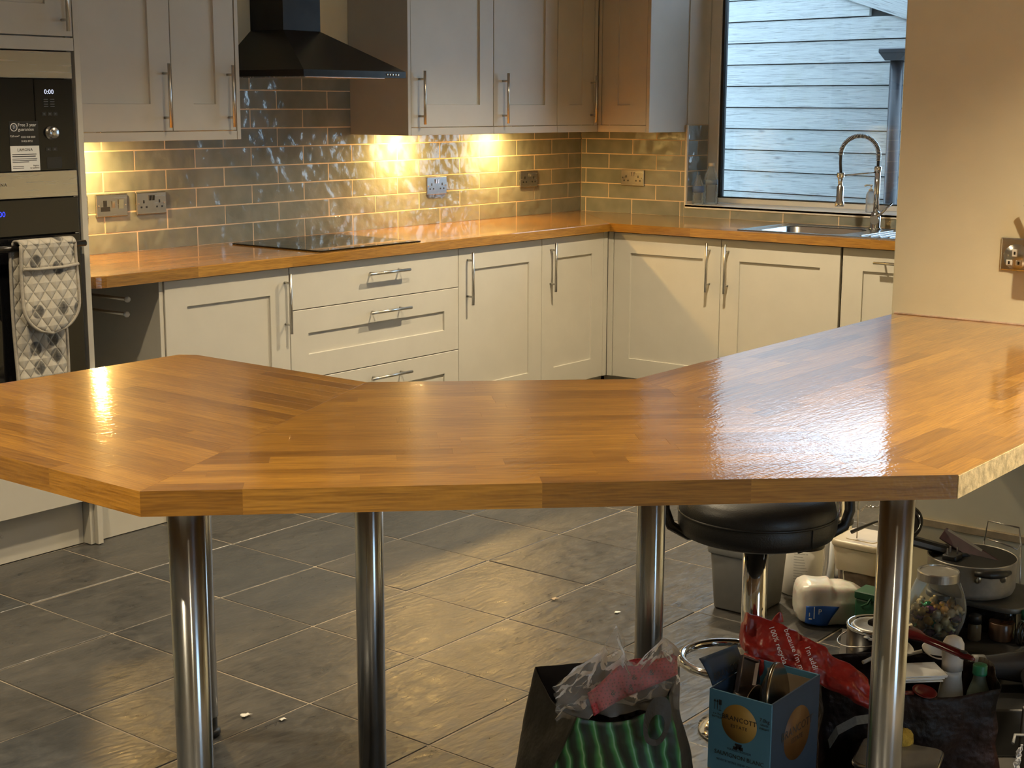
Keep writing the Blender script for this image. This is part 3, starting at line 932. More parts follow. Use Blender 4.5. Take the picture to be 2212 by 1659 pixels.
def oak_section(poly, ang, mat, seed, edge=None):
    """poly counter-clockwise; staves run along `ang`"""
    rng = random.Random(seed)
    if area(poly) < 0: poly = poly[::-1]
    ca, sa = math.cos(ang), math.sin(ang)
    loc = [(p[0] * ca + p[1] * sa, -p[0] * sa + p[1] * ca) for p in poly]
    u0, u1 = min(p[0] for p in loc), max(p[0] for p in loc)
    v0, v1 = min(p[1] for p in loc), max(p[1] for p in loc)
    # hidden core strip below the middle of the board joins the staves
    cx = sum(p[0] for p in poly) / len(poly); cy = sum(p[1] for p in poly) / len(poly)
    core = [(cx + (p[0] - cx) * .93 - BX, cy + (p[1] - cy) * .93 - BY) for p in poly]
    sec = MB().prism(core, ZB + .010, ZB + .020).build('top_section', mat, bar)
    rows = max(1, round((v1 - v0) / .041)); h = (v1 - v0) / rows
    for r in range(rows):
        u = u0 - rng.uniform(0, .45)
        while u < u1:
            ln = rng.uniform(.20, .48)
            q = [(u, v0 + r * h), (u + ln, v0 + r * h), (u + ln, v0 + r * h + h), (u, v0 + r * h + h)]
            q = [(a * ca - b * sa, a * sa + b * ca) for a, b in q]
            for i in range(len(poly)):
                q = clip(q, poly[i], poly[(i + 1) % len(poly)])
                if len(q) < 3: break
            if len(q) >= 3 and area(q) > 1e-5:
                mx = sum(p[0] for p in q) / len(q); my = sum(p[1] for p in q) / len(q)
                v = []; n = len(q); c = .0002
                lo = [(p[0] - mx, p[1] - my) for p in q]
                v = [(p[0], p[1], 0) for p in lo] + [(p[0], p[1], ZW - ZB - c) for p in lo]
                v += [(p[0] - c * (1 if p[0] > 0 else -1), p[1] - c * (1 if p[1] > 0 else -1), ZW - ZB) for p in lo]
                f = [tuple(range(n))[::-1], tuple(range(2 * n, 3 * n))]
                for L in (0, n): f += [(L + i, L + (i + 1) % n, L + n + (i + 1) % n, L + n + i) for i in range(n)]
                MB().add(v, f).build('stave', mat, sec, (mx - BX, my - BY, ZB), recalc=True, weld=False)
            u += ln
    return sec
MT['oak_left'] = m_oak('oak_left', PI / 2)
angm = math.atan2(-3.935 + 3.012, -4.449 + 5.332)
MT['oak_mid'] = m_oak('oak_middle', angm)
MT['oak_right'] = m_oak('oak_right', 0.0)
IL, IR = (-4.467, -2.654), (-4.076, -3.073)
OL, OR = (-5.332, -3.012), (-4.449, -3.935)
oak_section([(-5.332, -2.075), OL, IL, (-4.467, -2.11), (-4.49, -2.075)], PI / 2, MT['oak_left'], 3)
oak_section([OL, OR, IR, IL], angm, MT['oak_mid'], 11)
oak_section([OR, (XC - .003, -3.935), (XC - .003, -3.073), IR], 0.0, MT['oak_right'], 5)
# unfinished front edge strip of the right section, painted cream
MB().box(OR[0] + .001 - BX, XC - .004 - BX, -3.9352 - .0012 - BY, -3.9352 - BY, ZB + .0005, ZW - .002).build('edge_strip', plain('rough_pale_edge', (.60, .47, .27), .55, var=.35, nscale=60, bump=.0012, bscale=90), bar)
# silicone bead along the partition wall
MB().tube([(XC - .004 - BX, -3.074 - BY, ZW + .001), (XC - .004 - BX, -3.6 - BY, ZW + .001), (XC - .004 - BX, -3.93 - BY, ZW + .001)], .004, 8).build('sealant_bead', plain('pinkish_sealant', (.55, .38, .28), .5, var=.3, nscale=30), bar)
legs = [(-5.197, -2.952), (-4.525, -2.712), (-4.135, -3.158), (-4.365, -3.800), (-4.500, -2.135), (-2.95, -3.80)]
for (x, y) in legs[:5]:
    lg = MB().tube([(x - BX, y - BY, .048), (x - BX, y - BY, ZB - .006)], .030, 40).build('leg', MT['leg_steel'], bar)
    MB().lathe([(.030, .0005), (.034, .003), (.034, .012), (.030, .015), (.027, .017), (.027, .047), (.0305, .048)], 32, (x - BX, y - BY, 0)).build('foot', MT['black_plastic'], lg)
    MB().lathe([(.045, ZB - .007), (.045, ZB - .001)], 28, (x - BX, y - BY, 0)).build('top_plate', MT['nickel'], lg)

# ------------------------------------------------------------------ sink and tap
sk = thing('kitchen_sink', 'stainless steel inset sink with drainer below the window', 'sink', (0, 0, ZW))
def bowl():
    mb = MB()
    bx0, bx1, by0, by1 = -.515, -.165, -1.800, -1.375
    zt = .004
    def rr(x0, x1, y0, y1, r, z, n=6):
        pts = []
        for (cx, cy, a0) in ((x1 - r, y1 - r, 0), (x0 + r, y1 - r, PI / 2), (x0 + r, y0 + r, PI), (x1 - r, y0 + r, 1.5 * PI)):
            for k in range(n + 1):
                a = a0 + k / n * PI / 2
                pts.append((cx + r * math.cos(a), cy + r * math.sin(a), z))
        return pts
    rings = [rr(SX0 - .003, SX1 + .003, SY1 - .003, SY0 + .003, .018, .0005), rr(SX0, SX1, SY1, SY0, .016, zt), rr(SX0 + .008, SX1 - .008, SY1 + .008, SY0 - .008, .015, zt),
             rr(SX0 + .014, SX1 - .014, SY1 + .014, SY0 - .014, .014, zt - .003)]
    n = len(rings[0])
    v = [p for r in rings for p in r]
    f = [(i * n + k, i * n + (k + 1) % n, (i + 1) * n + (k + 1) % n, (i + 1) * n + k) for i in range(len(rings) - 1) for k in range(n)]
    mb.add(v, f, smooth=True)
    # deck between the rim and the bowl
    inner = rings[-1]
    b = [rr(bx0, bx1, by0, by1, .06, zt - .003), rr(bx0 + .006, bx1 - .006, by0 + .006, by1 - .006, .055, zt - .008),
         rr(bx0 + .02, bx1 - .02, by0 + .02, by1 - .02, .05, -.145), rr(bx0 + .06, bx1 - .06, by0 + .06, by1 - .06, .03, -.160)]
    v = [p for r in b for p in r]
    f = [(i * n + k, i * n + (k + 1) % n, (i + 1) * n + (k + 1) % n, (i + 1) * n + k) for i in range(len(b) - 1) for k in range(n)]
    f.append(tuple(3 * n + k for k in range(n)))
    mb.add(v, f, smooth=True)
    v = inner + b[0]
    mb.add(v, [(k, (k + 1) % n, n + (k + 1) % n, n + k) for k in range(n)])
    return mb
bowl().build('basin', MT['sink_steel'], sk)
for k in range(7):
    y = -1.90 - k * .045
    MB().box(-.50, -.16, y - .006, y + .006, .0012, .0045, .0015).build('drainer_rib', MT['sink_steel'], sk)
MB().lathe([(.042, -.158), (.040, -.155), (.03, -.157), (.0001, -.158)], 28, (-.34, -1.5875, 0)).build('plug', MT['chrome'], sk)

tp = thing('kitchen_tap', 'chrome spring-neck kitchen tap behind the sink', 'tap', (-.120, -1.795, ZW + .001))
dv = Vector((-.64, .77, 0)).normalized()
MB().lathe([(.031, .0005), (.031, .006), (.024, .010), (.024, .062), (.0205, .066), (.0205, .080), (.0135, .084)], 28).build('base', MT['chrome'], tp)
MB().tube([(0, 0, .080), (0, 0, .285)], .0135, 18).lathe([(.0165, .27), (.0165, .292), (.012, .296)], 20).build('column', MT['chrome'], tp)
sd = Vector((-.55, -.83, 0)).normalized()
MB().tube([(0, 0, .048), tuple(-dv * .045 * 0 + Vector((-.040, -.012, .046)))], [.020, .020], 18).tube([(-.030, -.012, .052), (.02, -.07, .125)], [.0065, .0045], 10) \
    .build('lever', MT['chrome'], tp)
R_ = .089
arc = []
for k in range(41):
    a = PI * k / 40
    arc.append(Vector((0, 0, .29 + .055)) + dv * (R_ - R_ * math.cos(a)) + Vector((0, 0, R_ * math.sin(a))))
path = [Vector((0, 0, .285)), Vector((0, 0, .32))] + arc + [Vector((0, 0, .31)) + dv * (2 * R_), Vector((0, 0, .265)) + dv * (2 * R_ - .004)]
MB().tube([tuple(p) for p in path], .0070, 12).build('hose', MT['rubber'], tp)
# spring coil wound round the hose
pl = path[1:-2]
cum = [0]
for a, b in zip(pl, pl[1:]): cum.append(cum[-1] + (b - a).length)
tot = cum[-1]
def along(s):
    for i in range(len(pl) - 1):
        if s <= cum[i + 1] or i == len(pl) - 2:
            k = (s - cum[i]) / max(1e-9, cum[i + 1] - cum[i])
            return pl[i].lerp(pl[i + 1], k), (pl[i + 1] - pl[i]).normalized()
sp = []
turns = 46; m = turns * 9
side = dv.cross(Vector((0, 0, 1))).normalized()
for k in range(m + 1):
    p, tg = along(tot * k / m)
    nr = tg.cross(side).normalized()
    a = 2 * PI * turns * k / m
    sp.append(tuple(p + (side * math.cos(a) + nr * math.sin(a)) * .0105))
MB().tube(sp, .0021, 5).build('spring', MT['chrome'], tp)
hx = dv * (2 * R_ - .004)
hx = Vector((hx.x, hx.y, 0))
MB().lathe([(.011, .265), (.013, .262), (.013, .232), (.011, .23), (.011, .205), (.0165, .20), (.0165, .135), (.021, .128), (.0225, .112), (.0205, .108), (.0001, .110)], 24, tuple(hx)).build('spray_head', MT['chrome'], tp)
MB().tube([tuple(Vector((0, 0, .268))), tuple(hx * .93 + Vector((0, 0, .252)))], .0038, 8).lathe([(.017, .242), (.018, .245), (.018, .262), (.017, .265)], 20, tuple(hx)).build('support_arm', MT['chrome'], tp)

# things on the window sill
def m_clear(name, col=(.93, .97, 1.0), alpha=.22, rough=.06, bump=.0, bscale=30):
    """thin clear plastic: transparent with fresnel gloss and a little milky body"""
    t = NT(name); n = t.n; l = t.l
    tr = n.new('ShaderNodeBsdfTransparent'); tr.inputs['Color'].default_value = (*col, 1)
    t.set(Base_Color=col, Roughness=rough)
    t.p.inputs['IOR'].default_value = 1.45
    fr = n.new('ShaderNodeFresnel'); fr.inputs['IOR'].default_value = 1.45
    ad = n.new('ShaderNodeMath'); ad.operation = 'ADD'; ad.use_clamp = True; ad.inputs[1].default_value = alpha
    l.new(fr.outputs[0], ad.inputs[0])
    mx = n.new('ShaderNodeMixShader')
    l.new(ad.outputs[0], mx.inputs[0]); l.new(tr.outputs[0], mx.inputs[1]); l.new(t.p.outputs[0], mx.inputs[2])
    l.new(mx.outputs[0], n['Material Output'].inputs['Surface'])
    if bump > 0:
        nb = t.bump(t.noise(t.obj(), bscale, 3, .6), bump)
        l.new(nb, fr.inputs['Normal'])
    return t.mat
MT['clear'] = m_clear('clear_plastic', (.86, .93, 1.0), .12)
MT['milky'] = m_clear('milky_plastic', (.95, .94, .90), .62, .3, .002, 14)
SILL = WZ0
bt_ = thing('water_bottle', 'clear plastic water bottle with white cap on the window sill', 'bottle', (.115, -.755, SILL + .0005))
MB().lathe([(.034, 0), (.038, .004), (.038, .03), (.035, .035), (.038, .04), (.038, .06), (.035, .065), (.038, .07), (.038, .1), (.036, .13), (.030, .155), (.016, .185), (.0135, .195), (.0135, .200)], 28).build('bottle_body', MT['clear'], bt_)
MB().lathe([(.0165, .196), (.0165, .212), (.015, .2135), (.0001, .2135)], 22).build('cap', MT['white_plastic'], bt_)
MB().lathe([(.0386, .102), (.0382, .128)], 28).build('label', m_clear('pale_bottle_label', (.55, .70, .90), .35), bt_)
bt2 = thing('water_bottle', 'smaller capless clear bottle left of the white-capped one on the sill', 'bottle', (.060, -.712, SILL + .0005))
MB().lathe([(.026, 0), (.029, .004), (.029, .02), (.0265, .024), (.029, .028), (.029, .048), (.0265, .052), (.029, .056), (.029, .08), (.027, .1), (.018, .125), (.011, .140), (.011, .15)], 26).build('bottle_body', MT['clear'], bt2)
MB().lathe([(.0294, .062), (.0292, .095)], 26).build('label', m_clear('blue_bottle_label', (.30, .45, .85), .5), bt2)
sd_ = thing('soap_dispenser', 'small clear soap pump bottle on the sill behind the tap head', 'soap bottle', (.10, -1.665, SILL + .0005))
MB().lathe([(.022, 0), (.024, .004), (.024, .085), (.018, .098), (.011, .102)], 24).build('bottle_body', m_clear('clear_soap_bottle', (.9, .93, .95), .35), sd_)
MB().lathe([(.0125, .102), (.0125, .112), (.004, .114), (.004, .128), (.008, .129), (.008, .134), (.0001, .135)], 18).tube([(0, 0, .131), (-.02, .018, .131), (-.026, .023, .127)], .0045, 8).build('pump', MT['white_plastic'], sd_)

# ------------------------------------------------------------------ outside: weathered timber shed, downpipe
def m_weathered():
    t = NT('weathered_cladding')
    o = t.obj(); r = t.rand()
    q = t.add_vec(o, t.comb(t.math('MULTIPLY', r, 60.0), 0.0, t.math('MULTIPLY', r, 23.0)))
    g = t.map(q, sc=(1.4, 10, 42))
    n1 = t.noise(g, 3.0, 5, .62, 1.6)
    vo = t.node('ShaderNodeTexVoronoi'); t.l.new(t.map(q, sc=(2.6, 1, 8.5)), vo.inputs['Vector']); vo.inputs['Scale'].default_value = 1.0
    knot = t.ramp(vo.outputs['Distance'], [(.03, 1.0), (.10, 0.0)])
    n2 = t.noise(q, 5, 4, .6)
    c = t.ramp(n1, [(.30, (.14, .145, .145)), (.44, (.37, .38, .375)), (.72, (.48, .49, .485))])
    c = t.mix(t.ramp(n2, [(.52, 0.0), (.78, .28)]), c, (.30, .31, .20))
    c = t.mix(t.math('MULTIPLY', knot, .75), c, (.16, .16, .16))
    t.set(Base_Color=c, Roughness=.85)
    t.bump(n1, .003, .6)
    return t.mat
MT['clad'] = m_weathered()
SA = math.radians(-90 - 9.5)          # shed wall direction in plan (local +x)
shed = thing('timber_shed', 'weathered grey timber shed with overlapping boards outside the window', 'shed', (1.52, .95, 0), SA)
BP = .1250
def roof_z(x): return 2.585 - .31 * (x - .55) if x > .55 else 2.585 - .31 * (.55 - x)
for k in range(-1, 20):
    z = .36 + k * BP
    zt = z + BP - .006
    xs = [.55 + (2.585 - zt) / .31 * s_ for s_ in (-1, 1)]
    xa = max(-.005 + random.uniform(-.005, .005), xs[0]); xb = min(2.42, xs[1])
    if xb - xa < .1: continue
    MB().add([(xa, 0, z), (xb, 0, z), (xb, -.026, z), (xa, -.026, z), (xa, 0, zt), (xb, 0, zt), (xb, -.018, zt), (xa, -.018, zt)],
             [(3, 2, 1, 0), (4, 5, 6, 7), (0, 1, 5, 4), (2, 3, 7, 6), (1, 2, 6, 5), (3, 0, 4, 7)]).build('cladding_board', MT['clad'], shed)
MB().add([(x, y, z) for y in (.001, .06) for (x, z) in ((0, 0), (2.42, 0), (2.42, roof_z(2.42)), (.55, 2.585), (0, roof_z(0)))],
         [(0, 1, 2, 3, 4), (9, 8, 7, 6, 5)] + [(i, (i + 1) % 5, 5 + (i + 1) % 5, 5 + i) for i in range(5)]).build('frame', plain('shadow_gap_backing', (.05, .05, .05), .9), shed)  # near-black backing puts the lap shadow of the board grooves into colour
MB().box(-.02, 2.42, -.006, .06, 0, .30).build('base', plain('shed_base', (.25, .25, .24), .9), shed)
# barge board (sloping trim) and fixtures on the shed
for x_, a_ in ((1.75, .3006), (.05, -.3006)):
    MB().box(-1.26 if x_ > 1 else -.55, 1.26 if x_ > 1 else .53, -.036, -.024, -.07, .07, .002).build('barge_board', MT['clad'], shed, (x_, 0, roof_z(x_)), (0, a_, 0))
lamp = thing('outdoor_lamp', 'small black lamp box at the top left of the shed wall', 'lamp', (1.405, .30, 2.055), SA)
MB().box(-.045, .045, -.05, 0, -.018, .03, .004).build('housing', MT['black_plastic'], lamp)
MB().box(-.036, .036, -.044, -.006, -.022, -.0175, .001).build('lens', MT['white_plastic'], lamp)
dp = thing('downpipe', 'black rainwater downpipe with hopper in front of the shed', 'downpipe', (1.05, -1.370, 0), SA)
MT['pipe'] = plain('black_pipe_plastic', (.018, .018, .024), .35, var=.2, nscale=30)
MB().tube([(0, -.05, .05), (0, -.05, 1.735)], .036, 24).build('pipe', MT['pipe'], dp)
MB().box(-.078, .16, -.118, .02, 1.772, 1.80, .006).add([(-.045, -.097, 1.735), (.045, -.097, 1.735), (.045, -.003, 1.735), (-.045, -.003, 1.735), (-.072, -.112, 1.773), (.10, -.112, 1.773), (.10, .018, 1.773), (-.072, .018, 1.773)],
    [(3, 2, 1, 0), (4, 5, 6, 7), (0, 1, 5, 4), (1, 2, 6, 5), (2, 3, 7, 6), (3, 0, 4, 7)]).build('hopper', MT['pipe'], dp)
struct(MB().box(.3, 6, -6, 4, -.12, -.02).build('floor_outside', plain('paving', (.28, .27, .25), .9, var=.2, nscale=6)))

# ------------------------------------------------------------------ ceiling downlights (out of view above; some added for ambient light)
def downlight(x, y, label, power):
    d = thing('ceiling_downlight', label, 'light', (x, y, CEIL), 0, 'recessed ceiling downlights')
    MB().lathe([(.045, -.0005), (.045, -.006), (.036, -.008), (.034, -.003)], 28).build('bezel', MT['white_plastic'], d)
    MB().lathe([(.033, -.002), (.033, -.0035), (.0001, -.0038)], 24).build('lens', emit('downlight_lens', CEIL_W, 25.0), d)
    l = bpy.data.lights.new('downlight_lamp', 'SPOT'); l.energy = power; l.color = CEIL_W
    l.spot_size = math.radians(125); l.spot_blend = .8; l.shadow_soft_size = .035
    o = bpy.data.objects.new('downlight_lamp', l); COL.objects.link(o); o.parent = d; o.location = (0, 0, -.012)
for (x, y, lb, pw) in ((-1.55, -1.70, 'ceiling downlight over the kitchen floor nearest the window', 1.0),
                   (-3.05, -1.75, 'added fill downlight over the kitchen floor in front of the drawers', .6),  # unseen lamp, added to lift the ambient light on the cabinets
                   (-4.9, -1.5, 'added fill downlight in front of the oven tower', .6),  # also an added unseen lamp, brightens the tower side of the room
                   (-3.80, -4.40, 'ceiling downlight in front of the partition wall', 1.35),
                   (-6.3, -2.9, 'ceiling downlight over the left end of the breakfast bar', 1.3),
                   (-6.6, -5.2, 'ceiling downlight above the dining area', 1.2)):
    downlight(x, y, lb, DOWN_POWER * pw)

# ------------------------------------------------------------------ clutter stored on the floor under the right end of the bar
from mathutils import noise as mn
VV = Vector((.785, .62, 0)); RV = Vector((.62, -.785, 0))      # away along the clutter row / across it
def nz(p, s, k=0.0): return mn.noise(Vector(p) * s + Vector((k, k * 1.7, -k)))
def rbox_mesh(mb, x0, x1, y0, y1, z0, z1, r, n=4, mi=0, top=None, e=.006, taper=0.0):
    """box with rounded vertical corners and eased top and bottom edges; taper shrinks the bottom"""
    def ring(d, z, t):
        X0, X1, Y0, Y1 = x0 + d + t, x1 - d - t, y0 + d + t, y1 - d - t
        q = max(.001, r - d); pts = []
        for (cx, cy, a0) in ((X1 - q, Y1 - q, 0), (X0 + q, Y1 - q, PI / 2), (X0 + q, Y0 + q, PI), (X1 - q, Y0 + q, 1.5 * PI)):
            for k in range(n + 1):
                a = a0 + k / n * PI / 2
                pts.append((cx + q * math.cos(a), cy + q * math.sin(a), z))
        return pts
    rings = [ring(e, z0, taper), ring(e * .3, z0 + e * .3, taper), ring(0, z0 + e, taper * .98), ring(0, z1 - e, 0), ring(e * .3, z1 - e * .3, 0), ring(e, z1, 0)]
    m = len(rings[0])
    v = [p for q in rings for p in q]
    f = [(i * m + k, i * m + (k + 1) % m, (i + 1) * m + (k + 1) % m, (i + 1) * m + k) for i in range(5) for k in range(m)]
    mb.add(v, f, mi, True)
    mb.add(rings[0], [tuple(range(m))[::-1]], mi); mb.add(rings[-1], [tuple(range(m))], mi)
    return mb
def bend_text(body, size, R, mat, parent, z, ang, name='lettering', align='LEFT'):
    """lettering wrapped round a cylinder of radius R about the local z axis; ang = direction of the text origin"""
    me = text_mesh(body, size, .0001, align)
    for v in me.vertices:
        a = ang + v.co.x / R
        rr = R + .0006 + v.co.z
        v.co = Vector((rr * math.cos(a), rr * math.sin(a), v.co.y + z))
    me.materials.clear(); me.materials.append(mat)
    return link(name, me, parent)
CAMDIR = math.atan2(-.62, -.785)       # plan direction from the clutter to the viewer

# --- bar stool
leather = plain('black_leather', (.016, .015, .014), .42, var=.15, nscale=60, bump=.0006, bscale=260)
stool = thing('bar_stool', 'black padded swivel bar stool with chrome column under the bar', 'stool', (-3.66, -3.15, 0))
MB().lathe([(.10, .505), (.165, .498), (.180, .505), (.187, .523), (.187, .545), (.184, .553), (.186, .557), (.180, .582), (.155, .600), (.08, .608), (.0001, .609)], 56).build('seat', leather, stool)
MB().lathe([(.1865, .552), (.1885, .555), (.1865, .558)], 56).build('piping', leather, stool)
MB().tube([tuple(RV * .10 - VV * .1585 + Vector((0, 0, .507))), tuple(RV * .10 - VV * .1590 + Vector((0, 0, .552)))], .0016, 6).build('seam', leather, stool)
MB().tube([(0, 0, .02), (0, 0, .505)], .030, 32).build('column', MT['chrome'], stool)
MB().lathe([(.125, .0005), (.125, .006), (.10, .016), (.05, .030), (.032, .045)], 48).build('base', MT['chrome'], stool)
lv = [RV * .02 + Vector((0, 0, .492)), RV * .07 - VV * .03 + Vector((0, 0, .494)), RV * .125 - VV * .05 + Vector((0, 0, .486))]
lvo = MB().tube([tuple(p) for p in lv], .005, 10).build('lever', MT['chrome'], stool)
MB().tube([tuple(RV * .088 - VV * .036 + Vector((0, 0, .492))), tuple(RV * .100 - VV * .040 + Vector((0, 0, .465)))], [.007, .009], 10).build('lever_clip', MT['black_plastic'], lvo)
# low wrap-round backrest tube: leaves the seat underside, swings out and rises on both sides
for s_ in (-1, 1):
    pts = [RV * s_ * .10 + Vector((0, 0, .499)), RV * s_ * .165 - VV * .02 + Vector((0, 0, .500)), RV * s_ * .205 - VV * .01 + Vector((0, 0, .520)), RV * s_ * .219 + Vector((0, 0, .556)),
           RV * s_ * .221 + VV * .02 + Vector((0, 0, .60)), RV * s_ * .215 + VV * .07 + Vector((0, 0, .68)), RV * s_ * .14 + VV * .17 + Vector((0, 0, .72)), VV * .20 + Vector((0, 0, .725))]
    MB().tube([tuple(p) for p in pts], .0125, 14).build('backrest_tube', leather if s_ > 0 else MT['black_gloss'], stool)
cx = Vector((-.130, -.012, .225)); ring = []
for k in range(49):
    a = 2 * PI * k / 48
    ring.append((cx.x + .112 * math.cos(a), cx.y + .112 * math.sin(a), cx.z))
MB().tube(ring, .011, 12, caps=False).build('footrest_ring', MT['chrome'], stool)

# --- grey tub, white tub, steel canister
tub = thing('plastic_tub', 'grey square plastic tub with a rim behind the bar stool column', 'tub', (-2.865, -2.690, 0))
gplas = plain('grey_plastic', (.17, .17, .165), .45, var=.06)
rbox_mesh(MB(), -.084, .115, -.078, .086, .002, .180, .018, taper=.010).build('body', gplas, tub)
rbox_mesh(MB(), -.092, .123, -.086, .094, .176, .207, .020).build('rim', plain('grey_plastic_lid', (.23, .23, .22), .4, var=.05), tub)
wt = thing('white_tub', 'round white filler tub with black band and printed label behind the grey tub', 'tub', (-2.632, -2.752, 0))
MB().lathe([(.062, .002), (.064, .006), (.068, .172)], 36).build('body', MT['white_plastic'], wt)
MB().lathe([(.0685, .150), (.069, .153), (.0695, .176), (.068, .178)], 36).build('black_band', MT['black_plastic'], wt)
MB().lathe([(.073, .178), (.073, .196), (.070, .199), (.0001, .199)], 36).build('lid', MT['black_plastic'], wt)
bend_text('white star', .0135, .0695, MT['print_white'], wt, .164, CAMDIR - .70)
for k in range(11):
    bend_text('nnmnnmmnnmn nmm'[:14 - (k * 5) % 6], .0052, .0668 + (k < 5) * .0006, grey, wt, .141 - k * .0088, CAMDIR - .55, 'print_line')
sc = thing('steel_canister', 'polished steel cylinder with flared foot standing behind the cream box', 'canister', (-2.475, -2.800, 0))
MB().lathe([(.055, .001), (.055, .02), (.046, .06), (.040, .20), (.030, .26), (.024, .29), (.024, .42), (.0001, .421)], 32).build('body', MT['chrome'], sc)
MB().lathe([(.0405, .195), (.043, .198), (.043, .212), (.0395, .215)], 32).build('collar', MT['black_plastic'], sc)

# --- cream lidded box on a crumpled brown paper sack
sackm = plain('crumpled_brown_paper', (.16, .12, .085), .85, var=.4, nscale=18, bump=.004, bscale=30)
sk_ = thing('paper_sack', 'crumpled brown paper sack under the cream lidded box', 'sack', (-2.655, -2.985, 0))
mb = MB()
def sackf(u, v):
    a = 2 * PI * u; z = .127 * v
    r = .072 + .006 * math.sin(5 * a + 3 * v) + .010 * nz((math.cos(a), math.sin(a), v * 2), 2.2)
    if v > .95: r *= .93
    if v < .02: r *= .96
    return (r * math.cos(a) * 1.0, r * math.sin(a) * .92, z + .001)
mb.grid(sackf, 36, 14, closeu=True)
mb.add([sackf(k / 36, 1.0) for k in range(36)], [tuple(range(36))]); mb.add([sackf(k / 36, 0.0) for k in range(36)], [tuple(range(36))[::-1]])
mb.build('sack_body', sackm, sk_)
cb = thing('lidded_box', 'cream translucent plastic food box with clip lid beside the milk bottle', 'box', (-2.655, -2.977, .1285))
crm = plain('cream_translucent_plastic', (.52, .46, .34), .32, var=.04, Subsurface_Weight=.15)
rbox_mesh(MB(), -.082, .082, -.076, .076, .0005, .078, .018, taper=.007).build('box_body', crm, cb)
lid = rbox_mesh(MB(), -.088, .088, -.081, .081, .076, .096, .022).build('lid', plain('cream_lid_plastic', (.58, .50, .36), .35, var=.04), cb)
rbox_mesh(MB(), -.055, .055, -.048, .048, .0955, .0985, .012, e=.0012).build('lid_panel', lid.data.materials[0], lid)
MB().box(-.030, .030, .081, .087, .040, .088, .003).build('clip', crm, cb)

# --- milk bottle on its side
mk = thing('milk_bottle', 'empty crumpled plastic milk bottle with blue label lying on the floor', 'bottle', (-2.820, -2.958, 0), math.atan2(RV.y, RV.x))
mk.scale = (1.12, 1.12, 1.12)
def milkf(u, v):
    a = 2 * PI * u; x = -.105 + .205 * v
    prof = [(0, .030), (.04, .052), (.15, .060), (.6, .060), (.75, .052), (.88, .032), (.96, .019), (1.0, .018)]
    for (p0, r0), (p1, r1) in zip(prof, prof[1:]):
        if p0 <= v <= p1:
            r = r0 + (r1 - r0) * (v - p0) / (p1 - p0); break
    c, s = math.cos(a), math.sin(a)
    k = 1.0 / max(abs(c), abs(s)) ** .55
    d = 1 + .10 * nz((c, s, v * 3), 1.6, 4)
    if math.sin(a) > .2 and .45 < v < .9: d -= .13
    return (x, r * k * c * d * .9, max(.0008, .061 + r * k * s * d * .98))
mb = MB().grid(milkf, 40, 34, closeu=True)
mb.add([milkf(k / 40, 0) for k in range(40)], [tuple(range(40))])
mb.build('bottle_body', plain('milky_plastic_solid', (.66, .64, .58), .3, var=.05, nscale=30, bump=.003, bscale=22, Subsurface_Weight=.25), mk)
mb = MB()
def labf(u, v):
    q = milkf(.50 + .135 * u, .10 + .42 * v * (1 - .35 * u))
    c = Vector(q); m = Vector((q[0], 0, .061)); d = (c - m).normalized()
    return tuple(c + d * .0012)
labm = plain('blue_label', (.02, .10, .45), .4, var=.06)
lb = mb.grid(lambda u, v: labf(u, v), 12, 12).build('label', labm, mk)
solidify(lb, .0004)
text('P', .020, MT['print_white'], lb, (-.050, -.0625, .048), (PI / 2, 0, 0))
MB().box(-.066, -.064, -.0630, -.0622, .030, .062).box(-.078, -.076, -.0620, -.0612, .036, .046).box(-.078, -.07, -.0622, -.0614, .028, .0305).build('print_line', MT['print_white'], lb)
MB().lathe([(.0195, 0), (.0195, .014), (.018, .016), (.0001, .016)], 24).build('cap', plain('red_cap', (.35, .03, .03), .4), mk, (.098, 0, .061), (0, PI / 2, 0))

# --- green box
gb = thing('green_box', 'small dark green box half hidden behind the front steel leg', 'box', (-2.835, -3.085, 0))
gm = plain('dark_green_card', (.010, .075, .035), .5, var=.12)
rbox_mesh(MB(), -.035, .035, -.040, .040, .001, .105, .006).build('box_body', gm, gb)
MB().box(-.037, .037, -.042, .042, .105, .128, .003).build('lid', gm, gb)
MB().tube([(-.037, -.01, .115), (-.046, -.005, .10), (-.046, .012, .09), (-.037, .018, .085)], .003, 8).build('catch', gm, gb)

# --- paint tin
tin = thing('paint_tin', 'open-handled paint tin with shiny lid and black label beside the front leg', 'paint tin', (-3.205, -3.262, 0), 0)
tl = NT('paint_tin_label')
xyz = tl.sep(tl.obj())
ang_n = tl.node('ShaderNodeMath', operation='ARCTAN2'); tl.l.new(xyz[1], ang_n.inputs[0]); tl.l.new(xyz[0], ang_n.inputs[1])
wob = tl.math('SINE', tl.math('ADD', ang_n.outputs[0], 1.1))
edge = tl.math('ADD', xyz[2], tl.math('MULTIPLY', wob, .030))
tl.set(Base_Color=tl.ramp(tl.math('SUBTRACT', edge, 0.0), [(.060, (.50, .49, .50)), (.063, (.50, .49, .50)), (.0665, (.18, .02, .02)), (.070, (.012, .008, .010))], 'LINEAR'), Roughness=.3)
MB().lathe([(.073, .002), (.0745, .003), (.0745, .006), (.0735, .008), (.0735, .160)], 44).build('tin_body', tl.mat, tin)
MB().lathe([(.0735, .160), (.0765, .163), (.0765, .169), (.072, .172), (.068, .168), (.062, .166), (.060, .162)], 44).build('rim', MT['chrome'], tin)
MB().lathe([(.0605, .163), (.0605, .1685), (.056, .170), (.052, .1655), (.0001, .165)], 40).build('lid', plain('dull_tin_lid', (.42, .40, .36), .42, .9, var=.2, nscale=40), tin)
hp = []
